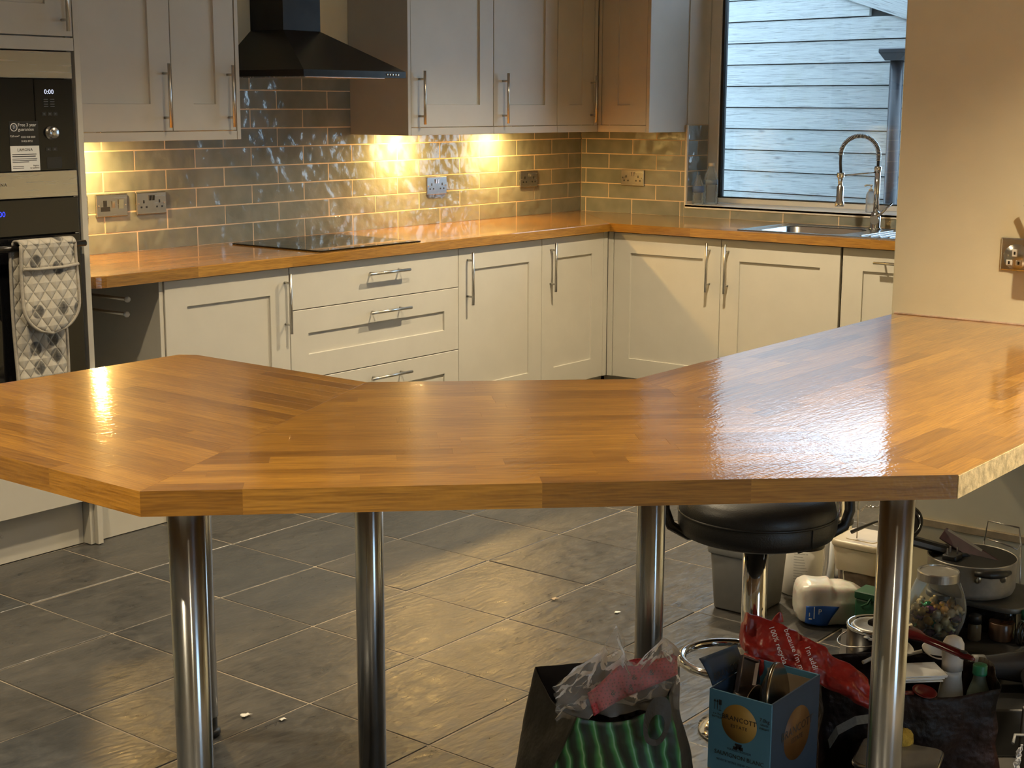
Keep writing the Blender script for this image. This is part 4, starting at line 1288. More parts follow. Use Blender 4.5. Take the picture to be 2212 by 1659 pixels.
for k in range(25):
    a = PI * k / 24
    hp.append(tuple(RV * (-.088 * math.sin(a) - .01) + VV * (.0 + .072 * math.cos(a)) + Vector((0, 0, .140 - .020 * math.sin(a)))))
MB().tube(hp, .0017, 6).build('handle', MT['nickel'], tin)
bend_text('Dulux', .034, .0738, MT['print_white'], tin, .100, CAMDIR - .42)
bend_text('Diamond', .020, .0738, grey, tin, .058, CAMDIR - .40)
dab = MB()
for k, (a, z, s_) in enumerate(((CAMDIR - .55, .157, 1.0), (CAMDIR - .42, .153, .8), (CAMDIR - .30, .155, .9), (CAMDIR - .16, .158, .7))):
    dab.lathe([(.0001, -.004 * s_), (.007 * s_, -.002), (.009 * s_, 0), (.006 * s_, .003), (.0001, .004)], 12, (.0735 * math.cos(a), .0735 * math.sin(a), z))
dab.build('paint_dribble', MT['white_plastic'], tin)
pp = thing('paper_sheet', 'white paper sheet propped behind the paint tin handle', 'paper', (-3.135, -3.165, .0))
MB().box(-.035, .035, -.0006, .0006, .001, .105).build('sheet', MT['print_white'], pp, (0, 0, 0), (-.25, .08, -1.1))

# --- wine carton with pans in it
wbx = thing('wine_box', 'open light blue wine carton holding pans beside the green bag', 'box', (-4.150, -3.320, 0), 0)
CW, CD, CH = .145, .212, .310        # along -y, along +x, height
kraft = plain('kraft_card', (.36, .27, .18), .8, var=.06)
bluec = plain('light_blue_card', (.085, .235, .36), .6, var=.05, nscale=15)
navyc = plain('navy_card', (.022, .045, .085), .6, var=.08)
gold = plain('gold_print', (.40, .235, .055), .45, var=.06)
brown = plain('brown_gold_print', (.13, .055, .012), .5, var=.06)
t_ = .004
fp = MB().box(0, t_, 0, -CW, .135, CH, .0005).build('front_panel', bluec, wbx)
MB().box(0, t_, 0, -CW, .001, .1345, .0005).build('front_base_band', kraft, wbx)
sp_ = MB().box(t_, CD, -CW, -CW + t_, .001, CH, .0005).build('side_panel', navyc, wbx)
MB().box(t_, CD, -t_, 0, .001, CH, .0005).build('side_panel', navyc, wbx)
bp_ = MB().box(CD - t_, CD, -t_, -CW + t_, .001, CH, .0005).build('back_panel', bluec, wbx)
MB().box(CD - t_ - .0008, CD - t_, -.022, -CW + .018, .20, CH - .014).build('kraft_lining', kraft, bp_)
MB().box(t_, CD - t_, -t_, -CW + t_, .001, .006).build('bottom_panel', kraft, wbx)
# open flap on the left side, curling outward
fl_ = MB().grid(lambda u, v: (t_ + .01 + (CD * .62) * u, .001 + .006 * math.sin(v * 2.5) + .030 * v * v * (1 - u * .4), CH + .052 * v * (1 - .1 * u)), 8, 6).build('flap', navyc, wbx)
solidify(fl_, .003)
fl_['label'] = 'dark navy carton flap'
text('BRANCOTT', .024, MT['print_black'], fl_, (.075, -.0035, CH + .018), (PI / 2 - .2, 0, 0))
# printing on the front (faces -x): local rotation turns text to read from -x
RF = (PI / 2, 0, -PI / 2)
xF = -.0006
MB().lathe([(.041, 0), (.041, .0004), (.0001, .0004)], 48).build('gold_disc', gold, fp, (xF + .0005, -.072, .250), (0, -PI / 2, 0))
text('BRANCOTT', .0148, MT['print_black'], fp, (xF - .0003, -.072, .258), RF, spacing=1.05)
text('ESTATE', .0095, MT['print_black'], fp, (xF - .0003, -.072, .242), RF, spacing=1.3)
MB().box(xF - .0003, xF, -.064, -.080, .202, .206).box(xF - .0003, xF, -.066, -.078, .195, .203).box(xF - .0003, xF, -.060, -.070, .192, .199).box(xF - .0003, xF, -.074, -.083, .193, .201).build('crest', MT['print_black'], fp)
text('MARLBOROUGH', .0065, navyc, fp, (xF, -.074, .190), RF, spacing=1.2)
text('SAUVIGNON BLANC', .0125, MT['print_black'], fp, (xF, -.074, .176), RF, spacing=1.0)
text('WHITE WINE NEW ZEALAND', .0068, navyc, fp, (xF, -.074, .161), RF, spacing=1.2)
text('7.0kg', .011, MT['print_black'], fp, (xF, -.130, .272), RF)
text('GROSS', .006, MT['print_black'], fp, (xF, -.130, .262), RF)
text('WEIGHT', .006, MT['print_black'], fp, (xF, -.130, .254), RF)
ic = MB()
for y_ in (-.014, -.020):
    ic.box(xF - .0003, xF, y_ + .0006, y_ - .0006, .268, .285).prism([(0, 0)] * 0 or [(xF - .0003, y_ + .003), (xF, y_ + .003), (xF, y_ - .003), (xF - .0003, y_ - .003)], .285, .290, top=[(xF - .0003, y_ + .0003), (xF, y_ + .0003), (xF, y_ - .0003), (xF - .0003, y_ - .0003)])
ic.box(xF - .0003, xF, -.0262, -.0272, .268, .280).box(xF - .0003, xF, -.0235, -.030, .280, .291).box(xF - .0003, xF, -.0235, -.030, .267, .2685).build('handling_symbols', MT['print_black'], fp)
text('6 x 75cl', .006, MT['print_black'], fp, (xF, -.020, .259), RF)
text('BOTTLES', .006, MT['print_black'], fp, (xF, -.020, .252), RF)
lbx = MB()
for (a, b, z0, z1) in ((-.020, -.074, .122, .123), (-.020, -.074, .098, .099), (-.020, -.021, .098, .123), (-.073, -.074, .098, .123)):
    lbx.box(xF - .0003, xF, a, b, z0, z1)
lbx.build('stamp_frame', MT['print_black'], fp)
text('100% WINE', .0075, MT['print_black'], fp, (xF, -.042, .115), RF)
text('NEW ZEALAND', .0065, MT['print_black'], fp, (xF, -.042, .106), RF)
MB().lathe([(.008, 0), (.008, .0004), (.0001, .0004)], 24).build('stamp_disc', MT['print_black'], fp, (xF + .0005, -.066, .1115), (0, -PI / 2, 0))
text('NZ', .008, kraft, fp, (xF - .0006, -.066, .1115), RF)
MB().lathe([(.058, 0), (.058, .0004), (.0001, .0004)], 48).build('gold_disc', brown, sp_, (.115, -CW - .0001, .212), (PI / 2, 0, 0))
text('BRANCOTT', .026, MT['print_black'], sp_, (.115, -CW - .0007, .222), (PI / 2, 0, 0))
text('ESTATE', .015, MT['print_black'], sp_, (.115, -CW - .0007, .200), (PI / 2, 0, 0))
# pans inside the carton
oldsteel = plain('worn_pan_steel', (.40, .36, .30), .25, 1.0, var=.15, nscale=30)
pn = thing('pan_lid', 'domed steel pan lid standing on edge in the wine carton', 'pan lid', (-4.030, -3.415, .268), 0)
o = MB().lathe([(.078, -.004), (.080, 0), (.078, .004), (.068, .008), (.066, .014), (.040, .028), (.0001, .034)], 40).build('dome', oldsteel, pn)
o.rotation_euler = (-PI / 2 - .12, 0, .22)
MB().lathe([(.0775, .003), (.0805, .0045), (.0775, .0075)], 40).build('rim_band', MT['rubber'], o)
MB().lathe([(.007, .032), (.007, .045), (.018, .048), (.018, .056), (.0001, .058)], 20).build('knob', MT['black_plastic'], o)
p2 = thing('saucepan', 'dark saucepan tipped on its side in the wine carton', 'saucepan', (-4.070, -3.338, .235), 0)
o = MB().lathe([(.0001, 0), (.056, 0), (.060, .004), (.064, .040), (.0625, .040), (.058, .006), (.0001, .004)], 36).build('pan_body', plain('dark_pan', (.05, .04, .035), .35, .6, var=.2), p2)
o.rotation_euler = (PI / 2, 0, .12)
MB().lathe([(.064, .0385), (.0665, .040), (.064, .0415), (.0625, .040)], 36).build('rim', MT['nickel'], o)
ct = thing('cake_tin', 'square grey cake tin propped in the back of the wine carton', 'cake tin', (-4.040, -3.348, .290), 0)
o = MB().loops([(-.048, .048, -.045, .055, .006), (-.050, .050, -.047, .057, 0), (-.046, .046, -.043, .053, -.001), (-.040, .040, -.037, .047, .012)]).build('tin_body', plain('mauve_tin', (.16, .13, .125), .35, .7, var=.15), ct)
o.rotation_euler = (-.05, .45, .10)

# --- red plastic carrier bag draped over the carton
redm = NT('red_crumpled_plastic')
rn = redm.noise(redm.obj(), 30, 4, .65)
redm.set(Base_Color=redm.ramp(rn, [(.3, (.22, .012, .010)), (.7, (.42, .030, .022))]), Roughness=.38)
redm.bump(redm.noise(redm.obj(), 38, 2, .6), .010, .6)
rb = thing('red_bag', 'crumpled red plastic carrier bag with white lettering lying over the wine carton', 'bag', (-3.85, -3.38, .27))
RO = Vector((-3.85, -3.38, .27))
A0 = Vector((-3.905, -3.255, .335)); A1 = Vector((-3.855, -3.375, .325)); A2 = Vector((-3.815, -3.525, .240))
def redpath(v):
    return A0 * (1 - v) ** 2 + A1 * 2 * v * (1 - v) + A2 * v * v
def redf(u, v):
    c = redpath(v); a = 2 * PI * u
    hw = .060 * (1 - .42 * v) * (1.0 if v > .04 else .55)
    th = .024 * (1 - .2 * v)
    off = VV * (th * math.cos(a)) * -1 + Vector((0, 0, 1)) * (hw * math.sin(a)) * .80 + VV * (hw * math.sin(a)) * .55
    w = .014 * nz((u * 3, v * 5, 1.0), 1.5) + .008 * nz((u * 9, v * 12, 2.0), 1.3)
    p = c + off * 1.0 + (-VV * .8 + Vector((0, 0, .6))) * w + RV * (.014 * nz((u * 2, v * 9, 5), 1.0))
    return tuple(p - RO)
mb = MB().grid(redf, 40, 40, closeu=True)
mb.add([redf(k / 40, 0) for k in range(40)], [tuple(range(40))]); mb.add([redf(k / 40, 1) for k in range(40)], [tuple(range(40))[::-1]])
mb.build('bag_body', redm.mat, rb)
# loose skirt hanging from the bag's left end into the carton
def redskirt(u, v):
    c = redpath(u * .62) - VV * .045 + Vector((0, 0, -.020))
    d = .085 * v * (1 - .55 * u) + .012 * math.sin(9 * u) * v
    p = c + Vector((0, 0, -d)) - VV * (.018 * math.sin(6 * u + v)) - RV * .018 * v + VV * .008 * nz((u * 6, v * 4, 3), 1.5)
    return tuple(p - RO)
sk2 = MB().grid(redskirt, 26, 14).build('bag_skirt', redm.mat, rb); solidify(sk2, .0012)
# twisted corner
def redear(u, v):
    a = 2 * PI * u; r = .013 * (1 - v) ** .6 + .001
    p = redpath(.12 + .02 * v) + Vector((0, 0, .036 + .024 * v)) + RV * (r * math.cos(a) + .05) + VV * (r * .5 * math.sin(a) + .02)
    return tuple(p - RO)
MB().grid(redear, 14, 8, closeu=True).build('bag_ear', redm.mat, rb)
tx_n = (-VV * .80 + Vector((0, 0, .60))).normalized()
def bag_text(body, size, v0, lift, k):
    """a line of lettering lying on the bag's visible face"""
    c = redpath(v0) - VV * (.038 + lift * .0) + Vector((0, 0, .012)) - RO
    xdir = (Vector((0, 0, -1)) * .84 - VV * .45 + RV * .30).normalized()
    n_ = (-VV * .84 + Vector((0, 0, .54))).normalized()
    xdir = (xdir - n_ * xdir.dot(n_)).normalized()
    ydir = n_.cross(xdir)
    m = Matrix((xdir, ydir, n_)).transposed().to_4x4()
    o = text(body, size, MT['print_white'], rb, (0, 0, 0))
    m.translation = c + n_ * .012
    o.matrix_local = m
bag_text('100% recycla', .0165, .27, 0, 0)
bag_text("because I'm ma", .0165, .40, 0, 1)
bag_text("I'm addi", .0165, .53, 0, 2)

# --- reusable shopping bag with asparagus print
def m_asparagus():
    t = NT('asparagus_print')
    o = t.obj(); n = t.noise(o, 7, 3, .6)
    xyz = t.sep(o)
    h = t.math('ADD', t.math('ADD', t.math('MULTIPLY', xyz[0], 20.0), t.math('MULTIPLY', xyz[1], -25.0)), t.math('MULTIPLY', n, 1.6))
    h = t.math('ADD', h, t.math('MULTIPLY', xyz[2], 5.5))
    s = t.math('FRACT', h)
    c = t.ramp(s, [(0, (.004, .010, .006)), (.30, (.008, .030, .014)), (.45, (.02, .13, .05)), (.58, (.05, .24, .07)), (.66, (.20, .42, .30)), (.72, (.03, .17, .06)), (.85, (.008, .035, .016)), (1.0, (.004, .010, .006))])
    n2 = t.noise(o, 4, 2, .5)
    c = t.mix(t.ramp(n2, [(.42, 0.0), (.62, .7)]), c, t.mix(1.0, c, (1.7, 1.0, .35), 'MULTIPLY'))
    t.set(Base_Color=c, Roughness=.42)
    t.bump(t.noise(o, 26, 2, .55), .007, .5)
    return t.mat
MT['asparagus'] = m_asparagus()
MT['bag_grey'] = plain('dark_grey_woven_plastic', (.045, .042, .038), .55, var=.25, nscale=10, bump=.005, bscale=20)
MT['bag_in'] = plain('bag_lining', (.018, .016, .02), .7, var=.2)
gbag = thing('shopping_bag', 'dark reusable shopping bag with green asparagus print stuffed full', 'bag', (-4.35, -3.20, 0))
GO = Vector((-4.35, -3.20, 0))
TOP = [Vector((-4.395, -3.050, .365)), Vector((-4.462, -3.205, .318)), Vector((-4.335, -3.335, .345)), Vector((-4.222, -3.285, .370))]
BOT = [Vector((-4.400, -2.985, .002)), Vector((-4.535, -3.105, .002)), Vector((-4.300, -3.405, .002)), Vector((-4.185, -3.275, .002))]
def bagring(u, v, side, inset=0.0):
    a, b = side, (side + 1) % 4
    t = TOP[a].lerp(TOP[b], u); bt = BOT[a].lerp(BOT[b], u)
    if side == 1: t.z += -.025 * math.sin(PI * u * 1.0) + .030 * max(0, u - .6)
    if side == 0: t.z += -.030 * math.sin(PI * u)
    if side == 3: t.z += .010 * math.sin(PI * u)
    p = bt.lerp(t, v)
    c = Vector((-4.35, -3.20, p.z))
    d = (p - c); d.z = 0
    bulge = .022 * math.sin(PI * min(1, v * 1.05)) * math.sin(PI * u)
    n = nz(tuple(p), 9) * .010 + nz(tuple(p), 24, 3) * .004
    p = p + d.normalized() * (bulge + n - inset)
    return p - GO
for side, (nm, m_) in enumerate((('gusset', 'bag_grey'), ('front_panel', 'asparagus'), ('gusset', 'bag_grey'), ('back_panel', 'bag_grey'))):
    o = MB().grid(lambda u, v: tuple(bagring(u, v, side)), 26, 26).build(nm, MT[m_], gbag)
    solidify(o, .0015)
    MB().grid(lambda u, v: tuple(bagring(u, .55 + .448 * v, side, .004)), 18, 10).build('lining', MT['bag_in'], o)
MB().prism([tuple((b - GO)[:2]) for b in BOT], .001, .004).build('bag_base', MT['bag_grey'], gbag)
# cut-out handle folded over the front
hb = MB()
n = 28; v = []; f = []
cen = Vector((-4.372, -3.330, .318)); nn = Vector((-.62, -.72, .15)).normalized(); hx_ = Vector((.62, -.785, -.15)).normalized(); hz_ = nn.cross(hx_).normalized()
if hz_.z < 0: hz_ = -hz_
for k in range(n):
    a = 2 * PI * k / n
    for (rx, rz) in ((.026, .050), (.015, .026)):
        p = cen + hx_ * rx * math.copysign(abs(math.cos(a)) ** .8, math.cos(a)) + hz_ * (rz * math.sin(a) - (.012 if rx < .02 else 0)) + nn * (.012 + .006 * math.sin(a))
        v.append(tuple(p - GO))
for k in range(n):
    q = (k + 1) % n; f.append((2 * k, 2 * q, 2 * q + 1, 2 * k + 1))
o = hb.add(v, f).build('handle', MT['bag_grey'], gbag); solidify(o, .002)
# clear film bag and red packet sticking out
clearfilm = m_clear('clear_film', (.95, .92, .88), .10, .16, .010, 14)
cf = thing('clear_bag', 'crumpled clear plastic bag poking out of the asparagus shopping bag', 'bag', (-4.34, -3.22, .33))
CO = Vector((-4.34, -3.22, .33))
def filmh(u):
    pts = [(0, .045), (.12, .07), (.35, .11), (.50, .158), (.58, .085), (.68, .065), (.85, .125), (1.0, .085)]
    for (a, b), (c, d) in zip(pts, pts[1:]):
        if a <= u <= c:
            k = (u - a) / (c - a); return b + (d - b) * k
    return .05
def film(side):
    def g(u, v):
        base = Vector((-4.455, -3.150, .325)).lerp(Vector((-4.265, -3.315, .335)), u)
        z = filmh(u) * v - .02 * (1 - v)
        w = .028 * nz((u * 5, v * 3, side * 7), 1.4) + .016 * nz((u * 13, v * 9, side), 1.2)
        p = base + Vector((0, 0, z)) + VV * (side * .026 * (1 - v ** 3) + w * (1 - .3 * v)) + RV * (.012 * nz((u * 7, v * 7, side + 3), 1.1))
        return tuple(p - CO)
    return g
for s_ in (-1, 1):
    MB().grid(film(s_), 40, 20).build('film', clearfilm, cf)
rp = thing('red_packet', 'red dotted packet tucked into the front of the shopping bag', 'packet', (-4.35, -3.29, .34))
PO = Vector((-4.35, -3.29, .34))
rdm = NT('red_dotted_print')
vo = rdm.node('ShaderNodeTexVoronoi'); rdm.l.new(rdm.obj(), vo.inputs['Vector']); vo.inputs['Scale'].default_value = 170; vo.inputs['Randomness'].default_value = .15
rdm.set(Base_Color=rdm.mix(rdm.ramp(vo.outputs['Distance'], [(.25, 1.0), (.4, 0.0)]), (.46, .045, .055), (.20, .015, .02)), Roughness=.5)
def packf(u, v):
    b = Vector((-4.430, -3.225, .312)).lerp(Vector((-4.262, -3.310, .372)), u)
    p = b + Vector((0, 0, (.052 - .012 * math.cos(7 * u)) * v)) + VV * (.010 + .020 * v + .010 * math.sin(5 * u)) - RV * .012 * v * (1 - u)
    return tuple(p - PO)
o = MB().grid(packf, 22, 8).build('packet_body', rdm.mat, rp); solidify(o, .004)
for u_, v_ in ((.25, .4), (.50, .5), (.70, .55), (.45, .25)):
    q = packf(u_, v_)
    tx_ = text('&', .016, MT['print_black'], rp, (q[0] - .006, q[1] - .005, q[2]), (PI / 2 - .3, 0, math.atan2(RV.y, RV.x)), 'print_mark')

# --- dark woven bag with bottles
def m_woven():
    t = NT('dark_woven_plastic')
    o = t.obj()
    w = t.noise(t.map(o, sc=(1, 1, 1)), 420, 1, .5)
    n = t.noise(o, 9, 4, .6)
    t.set(Base_Color=t.ramp(n, [(.35, (.005, .003, .003)), (.7, (.022, .008, .007))]), Roughness=.48, Specular_IOR_Level=.3)
    h = t.math('ADD', t.math('MULTIPLY', w, .06), t.noise(o, 28, 2, .6))
    t.bump(h, .012, .7)
    return t.mat
MT['woven'] = m_woven()
dbag = thing('woven_bag', 'dark maroon woven plastic bag full of bottles under the right end', 'bag', (-3.68, -3.53, 0))
DO = Vector((-3.68, -3.53, 0))
def dring(u, v, side, inset=0.0):
    L_, R__ = Vector((-3.815, -3.415, 0)), Vector((-3.590, -3.735, 0))
    dep = VV * .175
    cs = [L_, R__, R__ + dep, L_ + dep]
    a, b = cs[side], cs[(side + 1) % 4]
    p = a.lerp(b, u)
    top = .225 + (.012 * math.sin(7 * u) if side == 0 else .02 * math.sin(3 * u)) + (.012 if side == 1 else 0)
    p = p + Vector((0, 0, .002 + top * v))
    c = Vector((-3.635, -3.52, p.z)); d = p - c; d.z = 0
    n = nz(tuple(p), 8) * .016 + nz(tuple(p), 22, 5) * .007
    p = p + d.normalized() * (.016 * math.sin(PI * u) * math.sin(PI * v * .9) + n - inset)
    return p - DO
for side, nm in enumerate(('front_panel', 'gusset', 'back_panel', 'gusset')):
    o = MB().grid(lambda u, v: tuple(dring(u, v, side)), 26, 18).build(nm, MT['woven'], dbag); solidify(o, .0015)
MB().box(-.10, .13, -.10, .10, .002, .006).build('bag_base', MT['woven'], dbag)
wbt = thing('white_bottle', 'tall pale squeezy bottle with rounded white cap in the woven bag', 'bottle', (-3.570, -3.610, .006))
wbt.scale = (.92, .92, .855)
MB().lathe([(.030, .0), (.034, .004), (.034, .17), (.030, .21), (.0235, .262), (.0235, .280)], 28).build('bottle_body', plain('pale_grey_plastic', (.50, .49, .46), .3, var=.04), wbt)
MB().lathe([(.0255, .280), (.0255, .300), (.0265, .330), (.0255, .352), (.019, .366), (.008, .372), (.0001, .373)], 28).build('cap', plain('worn_white_cap', (.62, .58, .53), .4, var=.08), wbt)
gbt = thing('green_capped_bottle', 'clear dark bottle with a green screw cap in the woven bag', 'bottle', (-3.556, -3.669, .006))
gbt.scale = (.9, .9, .86)
MB().lathe([(.030, .0), (.033, .004), (.033, .19), (.028, .225), (.0165, .262), (.0155, .272), (.0155, .280)], 26).build('bottle_body', m_clear('dark_clear_plastic', (.30, .36, .30), .35), gbt)
MB().lathe([(.0185, .276), (.0185, .281), (.0178, .282), (.0178, .300), (.0165, .302), (.0001, .302)], 26).build('cap', plain('green_cap', (.012, .16, .075), .4), gbt)
spb = thing('spray_bottle', 'white trigger spray bottle head sticking out of the woven bag', 'bottle', (-3.765, -3.425, -.022), math.atan2(RV.y, RV.x))
MB().lathe([(.028, .030), (.030, .034), (.030, .15), (.018, .20), (.012, .225), (.012, .240)], 26, (.03, .012, 0)).build('bottle_body', MT['white_plastic'], spb)
MB().add([(-.040, -.010, .262), (-.040, .010, .262), (-.040, .010, .284), (-.040, -.010, .284), (-.012, -.012, .258), (-.012, .012, .258), (-.010, .012, .286), (-.010, -.012, .286),
          (.055, -.012, .238), (.055, .012, .238), (.062, .010, .262), (.062, -.010, .262)],
         [(0, 1, 2, 3), (0, 4, 5, 1), (1, 5, 6, 2), (2, 6, 7, 3), (3, 7, 4, 0), (4, 8, 9, 5), (5, 9, 10, 6), (6, 10, 11, 7), (7, 11, 8, 4), (8, 11, 10, 9)]).build('spray_head', MT['white_plastic'], spb)
MB().tube([(-.012, 0, .258), (-.022, 0, .242), (-.034, 0, .222)], [.0055, .005, .0035], 8).build('trigger', MT['white_plastic'], spb)
env = thing('envelope_stack', 'stack of white envelopes on top of the woven bag', 'envelopes', (-3.665, -3.560, .2455), math.atan2(RV.y, RV.x) + .15)
for k in range(4):
    MB().box(-.055, .055, -.040, .040, k * .0035, k * .0035 + .003, .0005).build('envelope', MT['print_white'], env, (.004 * k - .003, .003 * (k % 2), 0), (0, 0, .05 * (k % 3) - .05))
rw = thing('red_scoop', 'small red plastic scoop below the white envelopes', 'scoop', (-3.735, -3.590, .232))
rdp = plain('glossy_red_plastic', (.09, .008, .009), .25, var=.1)
o = MB().lathe([(.0001, -.010), (.012, -.008), (.019, 0), (.018, .001), (.011, -.006), (.0001, -.008)], 22, sx=1.5).build('bowl', rdp, rw, (.018, -.018, .006), (.5, .2, -.9))
MB().tube([(-.03, .03, .004), (.0, 0, .004)], .005, 8).build('handle', rdp, rw)
br = thing('paint_brush', 'dark red paint brush with a hanging hole lying over the bottles', 'brush', (-3.590, -3.500, .318), math.atan2(-3.688 + 3.500, -3.640 + 3.590))
mb = MB()
prof = [(0, .030, .008), (.018, .031, .009), (.035, .024, .009), (.055, .0115, .008), (.10, .0115, .008), (.145, .013, .008), (.165, .012, .007), (.185, .007, .005), (.192, .002, .003)]
n = 20; v = []
for (x, w, h) in prof:
    for k in range(n):
        a = 2 * PI * k / n
        v.append((x, w * math.cos(a), h * math.sin(a) - .06 * x))
f = [(i * n + k, i * n + (k + 1) % n, (i + 1) * n + (k + 1) % n, (i + 1) * n + k) for i in range(len(prof) - 1) for k in range(n)]
mb.add(v, f, smooth=True)
mb.add(v[:n], [tuple(range(n))[::-1]]); mb.add(v[-n:], [tuple(range(n))])
hd_ = mb.build('handle', plain('varnished_dark_red', (.10, .008, .010), .18, var=.15, nscale=40), br)
MB().lathe([(.0062, -.0085), (.0062, .0085)], 16, sx=1.6).build('hanging_hole', MT['print_black'], hd_, (.163, 0, -.0098))
MB().box(-.030, .001, -.0315, .0315, -.0095, .0095, .003).build('ferrule', MT['nickel'], br)
MB().box(-.085, -.030, -.029, .029, -.007, .007, .004).build('bristles', plain('dark_bristles', (.04, .03, .025), .8, var=.3, nscale=120), br)
for k, (x, y, z, r, lab) in enumerate(((-3.545, -3.480, .262, .024, 'white plastic spoon lying behind the red brush'), (-3.500, -3.540, .250, .022, 'grey translucent spoon next to the white spoon behind the brush'))):
    sp2 = thing('plastic_spoon', lab, 'spoon', (x, y, z), -.4 - k * .5)
    m_ = MT['white_plastic'] if k == 0 else MT['milky']
    o = MB().lathe([(.0001, -.012), (r * .6, -.009), (r, 0), (r * .93, .0008), (r * .55, -.007), (.0001, -.010)], 24, sx=1.5).build('bowl', m_, sp2, None, (.6, .35, 0))
    MB().tube([(-.03, 0, 0), (-.07, .004, -.012), (-.115, .006, -.022)], .0045, 8).build('handle', m_, sp2)

# --- kitchen scales on a grey appliance in front of the woven bag
angs = math.atan2(RV.y, RV.x)
gap_ = thing('grey_appliance', 'dark grey rounded appliance lying in front of the woven bag', 'appliance', (-3.859, -3.659, 0), angs)
dgp = plain('dark_grey_plastic', (.050, .052, .055), .38, var=.1)
rbox_mesh(MB(), -.135, .150, -.115, .060, .001, .100, .05, 6, e=.022).build('body', dgp, gap_)
MB().box(.045, .105, -.052, -.040, .1000, .1035, .001).build('logo_strip', plain('tan_strip', (.45, .33, .20), .4, var=.1), gap_, (0, 0, 0), (0, 0, .55))
MB().box(.080, .130, -.085, -.040, .0996, .1012, .001).build('panel', plain('blue_grey_panel', (.16, .18, .21), .35, var=.06), gap_)
scl = thing('kitchen_scale', 'square glass-topped kitchen scale resting on the grey appliance', 'scale', (-3.835, -3.605, .1015), angs - .42)
rbox_mesh(MB(), -.082, .082, -.070, .070, .0005, .016, .02, 5, e=.005).build('base', MT['black_plastic'], scl)
rbox_mesh(MB(), -.088, .088, -.076, .076, .016, .026, .022, 5, e=.003).build('rim', MT['nickel'], scl)
rbox_mesh(MB(), -.084, .084, -.072, .072, .0255, .0275, .02, 5, e=.0008).build('glass_plate', plain('smoky_glass_plate', (.20, .185, .16), .14, var=.12, nscale=20), scl)
gcs = thing('grey_case', 'dark grey soft case with piping edge at the bottom by the carton', 'case', (-4.020, -3.560, 0), angs + .3)
o = rbox_mesh(MB(), -.045, .045, -.09, .035, .001, .115, .04, 6, e=.03).build('case_body', plain('grey_fabric', (.060, .058, .052), .8, var=.15, nscale=90), gcs)
MB().tube([(-.040, .010, .100), (-.024, .024, .108), (.022, .024, .108), (.038, .010, .100), (.040, -.06, .098)], .005, 8).build('piping', plain('pale_piping', (.11, .11, .10), .6), o)
stp = thing('webbing_strap', 'grey webbing strap looped between the carton and the scales', 'strap', (-3.80, -3.475, .10))
pts = [(-.075, .010, .020), (-.066, -.004, .052), (-.030, -.030, .070), (.015, -.065, .072)]
o = MB()
v = []; f = []
P_ = [Vector(p) for p in pts]; dense = []
for i in range(len(P_) - 1):
    for k in range(6): dense.append(P_[i].lerp(P_[i + 1], k / 6))
dense.append(P_[-1])
for p in dense: v += [tuple(p), tuple(p + Vector((.006, .008, .016)))]
f = [(2 * i, 2 * i + 2, 2 * i + 3, 2 * i + 1) for i in range(len(dense) - 1)]
o = o.add(v, f).build('strap_body', plain('pale_webbing', (.13, .125, .11), .8, var=.15, nscale=150), stp); solidify(o, .002)
spg = thing('yellow_sponge', 'crumbly yellow sponge between the scales and the woven bag', 'sponge', (-3.762, -3.585, .101))
def spf(u, v):
    a = 2 * PI * u; b = PI * (v - .5)
    r = 1 + .10 * nz((math.cos(a) * 3, math.sin(a) * 3, v * 6), 2.5)
    return (.028 * math.cos(a) * math.cos(b) * r, .020 * math.sin(a) * math.cos(b) * r, .030 + .029 * math.sin(b) * r)
MB().grid(spf, 24, 16, closeu=True).build('sponge_body', plain('yellow_sponge', (.50, .33, .05), .9, var=.35, nscale=60, bump=.004, bscale=160), spg)

# --- stacked dark boxes with jar and pan
dc = thing('dark_crate', 'low black storage crate under the sweet jar', 'crate', (-2.985, -3.435, 0))
rbox_mesh(MB(), -.175, .205, -.150, .125, .001, .134, .02, taper=.008).build('crate_body', plain('matt_black_plastic', (.012, .012, .012), .55), dc)
rbox_mesh(MB(), -.180, .210, -.155, .130, .130, .142, .022, e=.003).build('lid', plain('charcoal_lid', (.035, .034, .032), .5, var=.15), dc)
bb = thing('black_box', 'black slow cooker base with a pale tray on top under the silver pan', 'box', (-2.905, -3.425, .1425))
rbox_mesh(MB(), -.115, .090, -.130, .105, .0005, .068, .03, 5).build('box_body', MT['black_gloss'], bb)
rbox_mesh(MB(), -.130, .095, -.150, .120, .068, .0845, .05, 6, e=.004).build('tray', plain('grey_tray', (.14, .135, .12), .4, .5, var=.2, nscale=14), bb)
jar = thing('sweet_jar', 'glass jar with silver lid full of wrapped sweets', 'jar', (-3.111, -3.384, .1425))
def jw(z): return .058 + .017 * math.sin(PI * min(1, max(0, (z - .005) / .135)))
jp = [(.050, .0005), (.056, .004)] + [(jw(z / 1000), z / 1000) for z in range(10, 141, 10)] + [(.054, .150), (.050, .157), (.050, .165)]
MB().lathe(jp, 40).build('glass_body', m_clear('jar_glass', (.93, .95, .92), .03, .03), jar)
MB().lathe([(.0535, .152), (.0535, .172), (.052, .175), (.047, .175), (.046, .172), (.0001, .172)], 48, smooth=False).build('lid', plain('silver_lid', (.50, .48, .44), .35, .9, var=.1), jar)
wraps = [plain('wrapper_%d' % i, c, .25, .35, var=.2, nscale=90) for i, c in enumerate(((.62, .34, .04), (.50, .38, .18), (.10, .02, .08), (.01, .20, .08), (.45, .25, .07), (.55, .46, .30)))]
rng = random.Random(4)
wm = []
for i, w in enumerate(wraps):
    mbw = MB().lathe([(.0001, -.019), (.008, -.018), (.0028, -.0115), (.0100, -.008), (.0115, 0), (.0100, .008), (.0028, .0115), (.008, .018), (.0001, .019)], 8)
    wm.append(mbw.mesh('sweet', w))
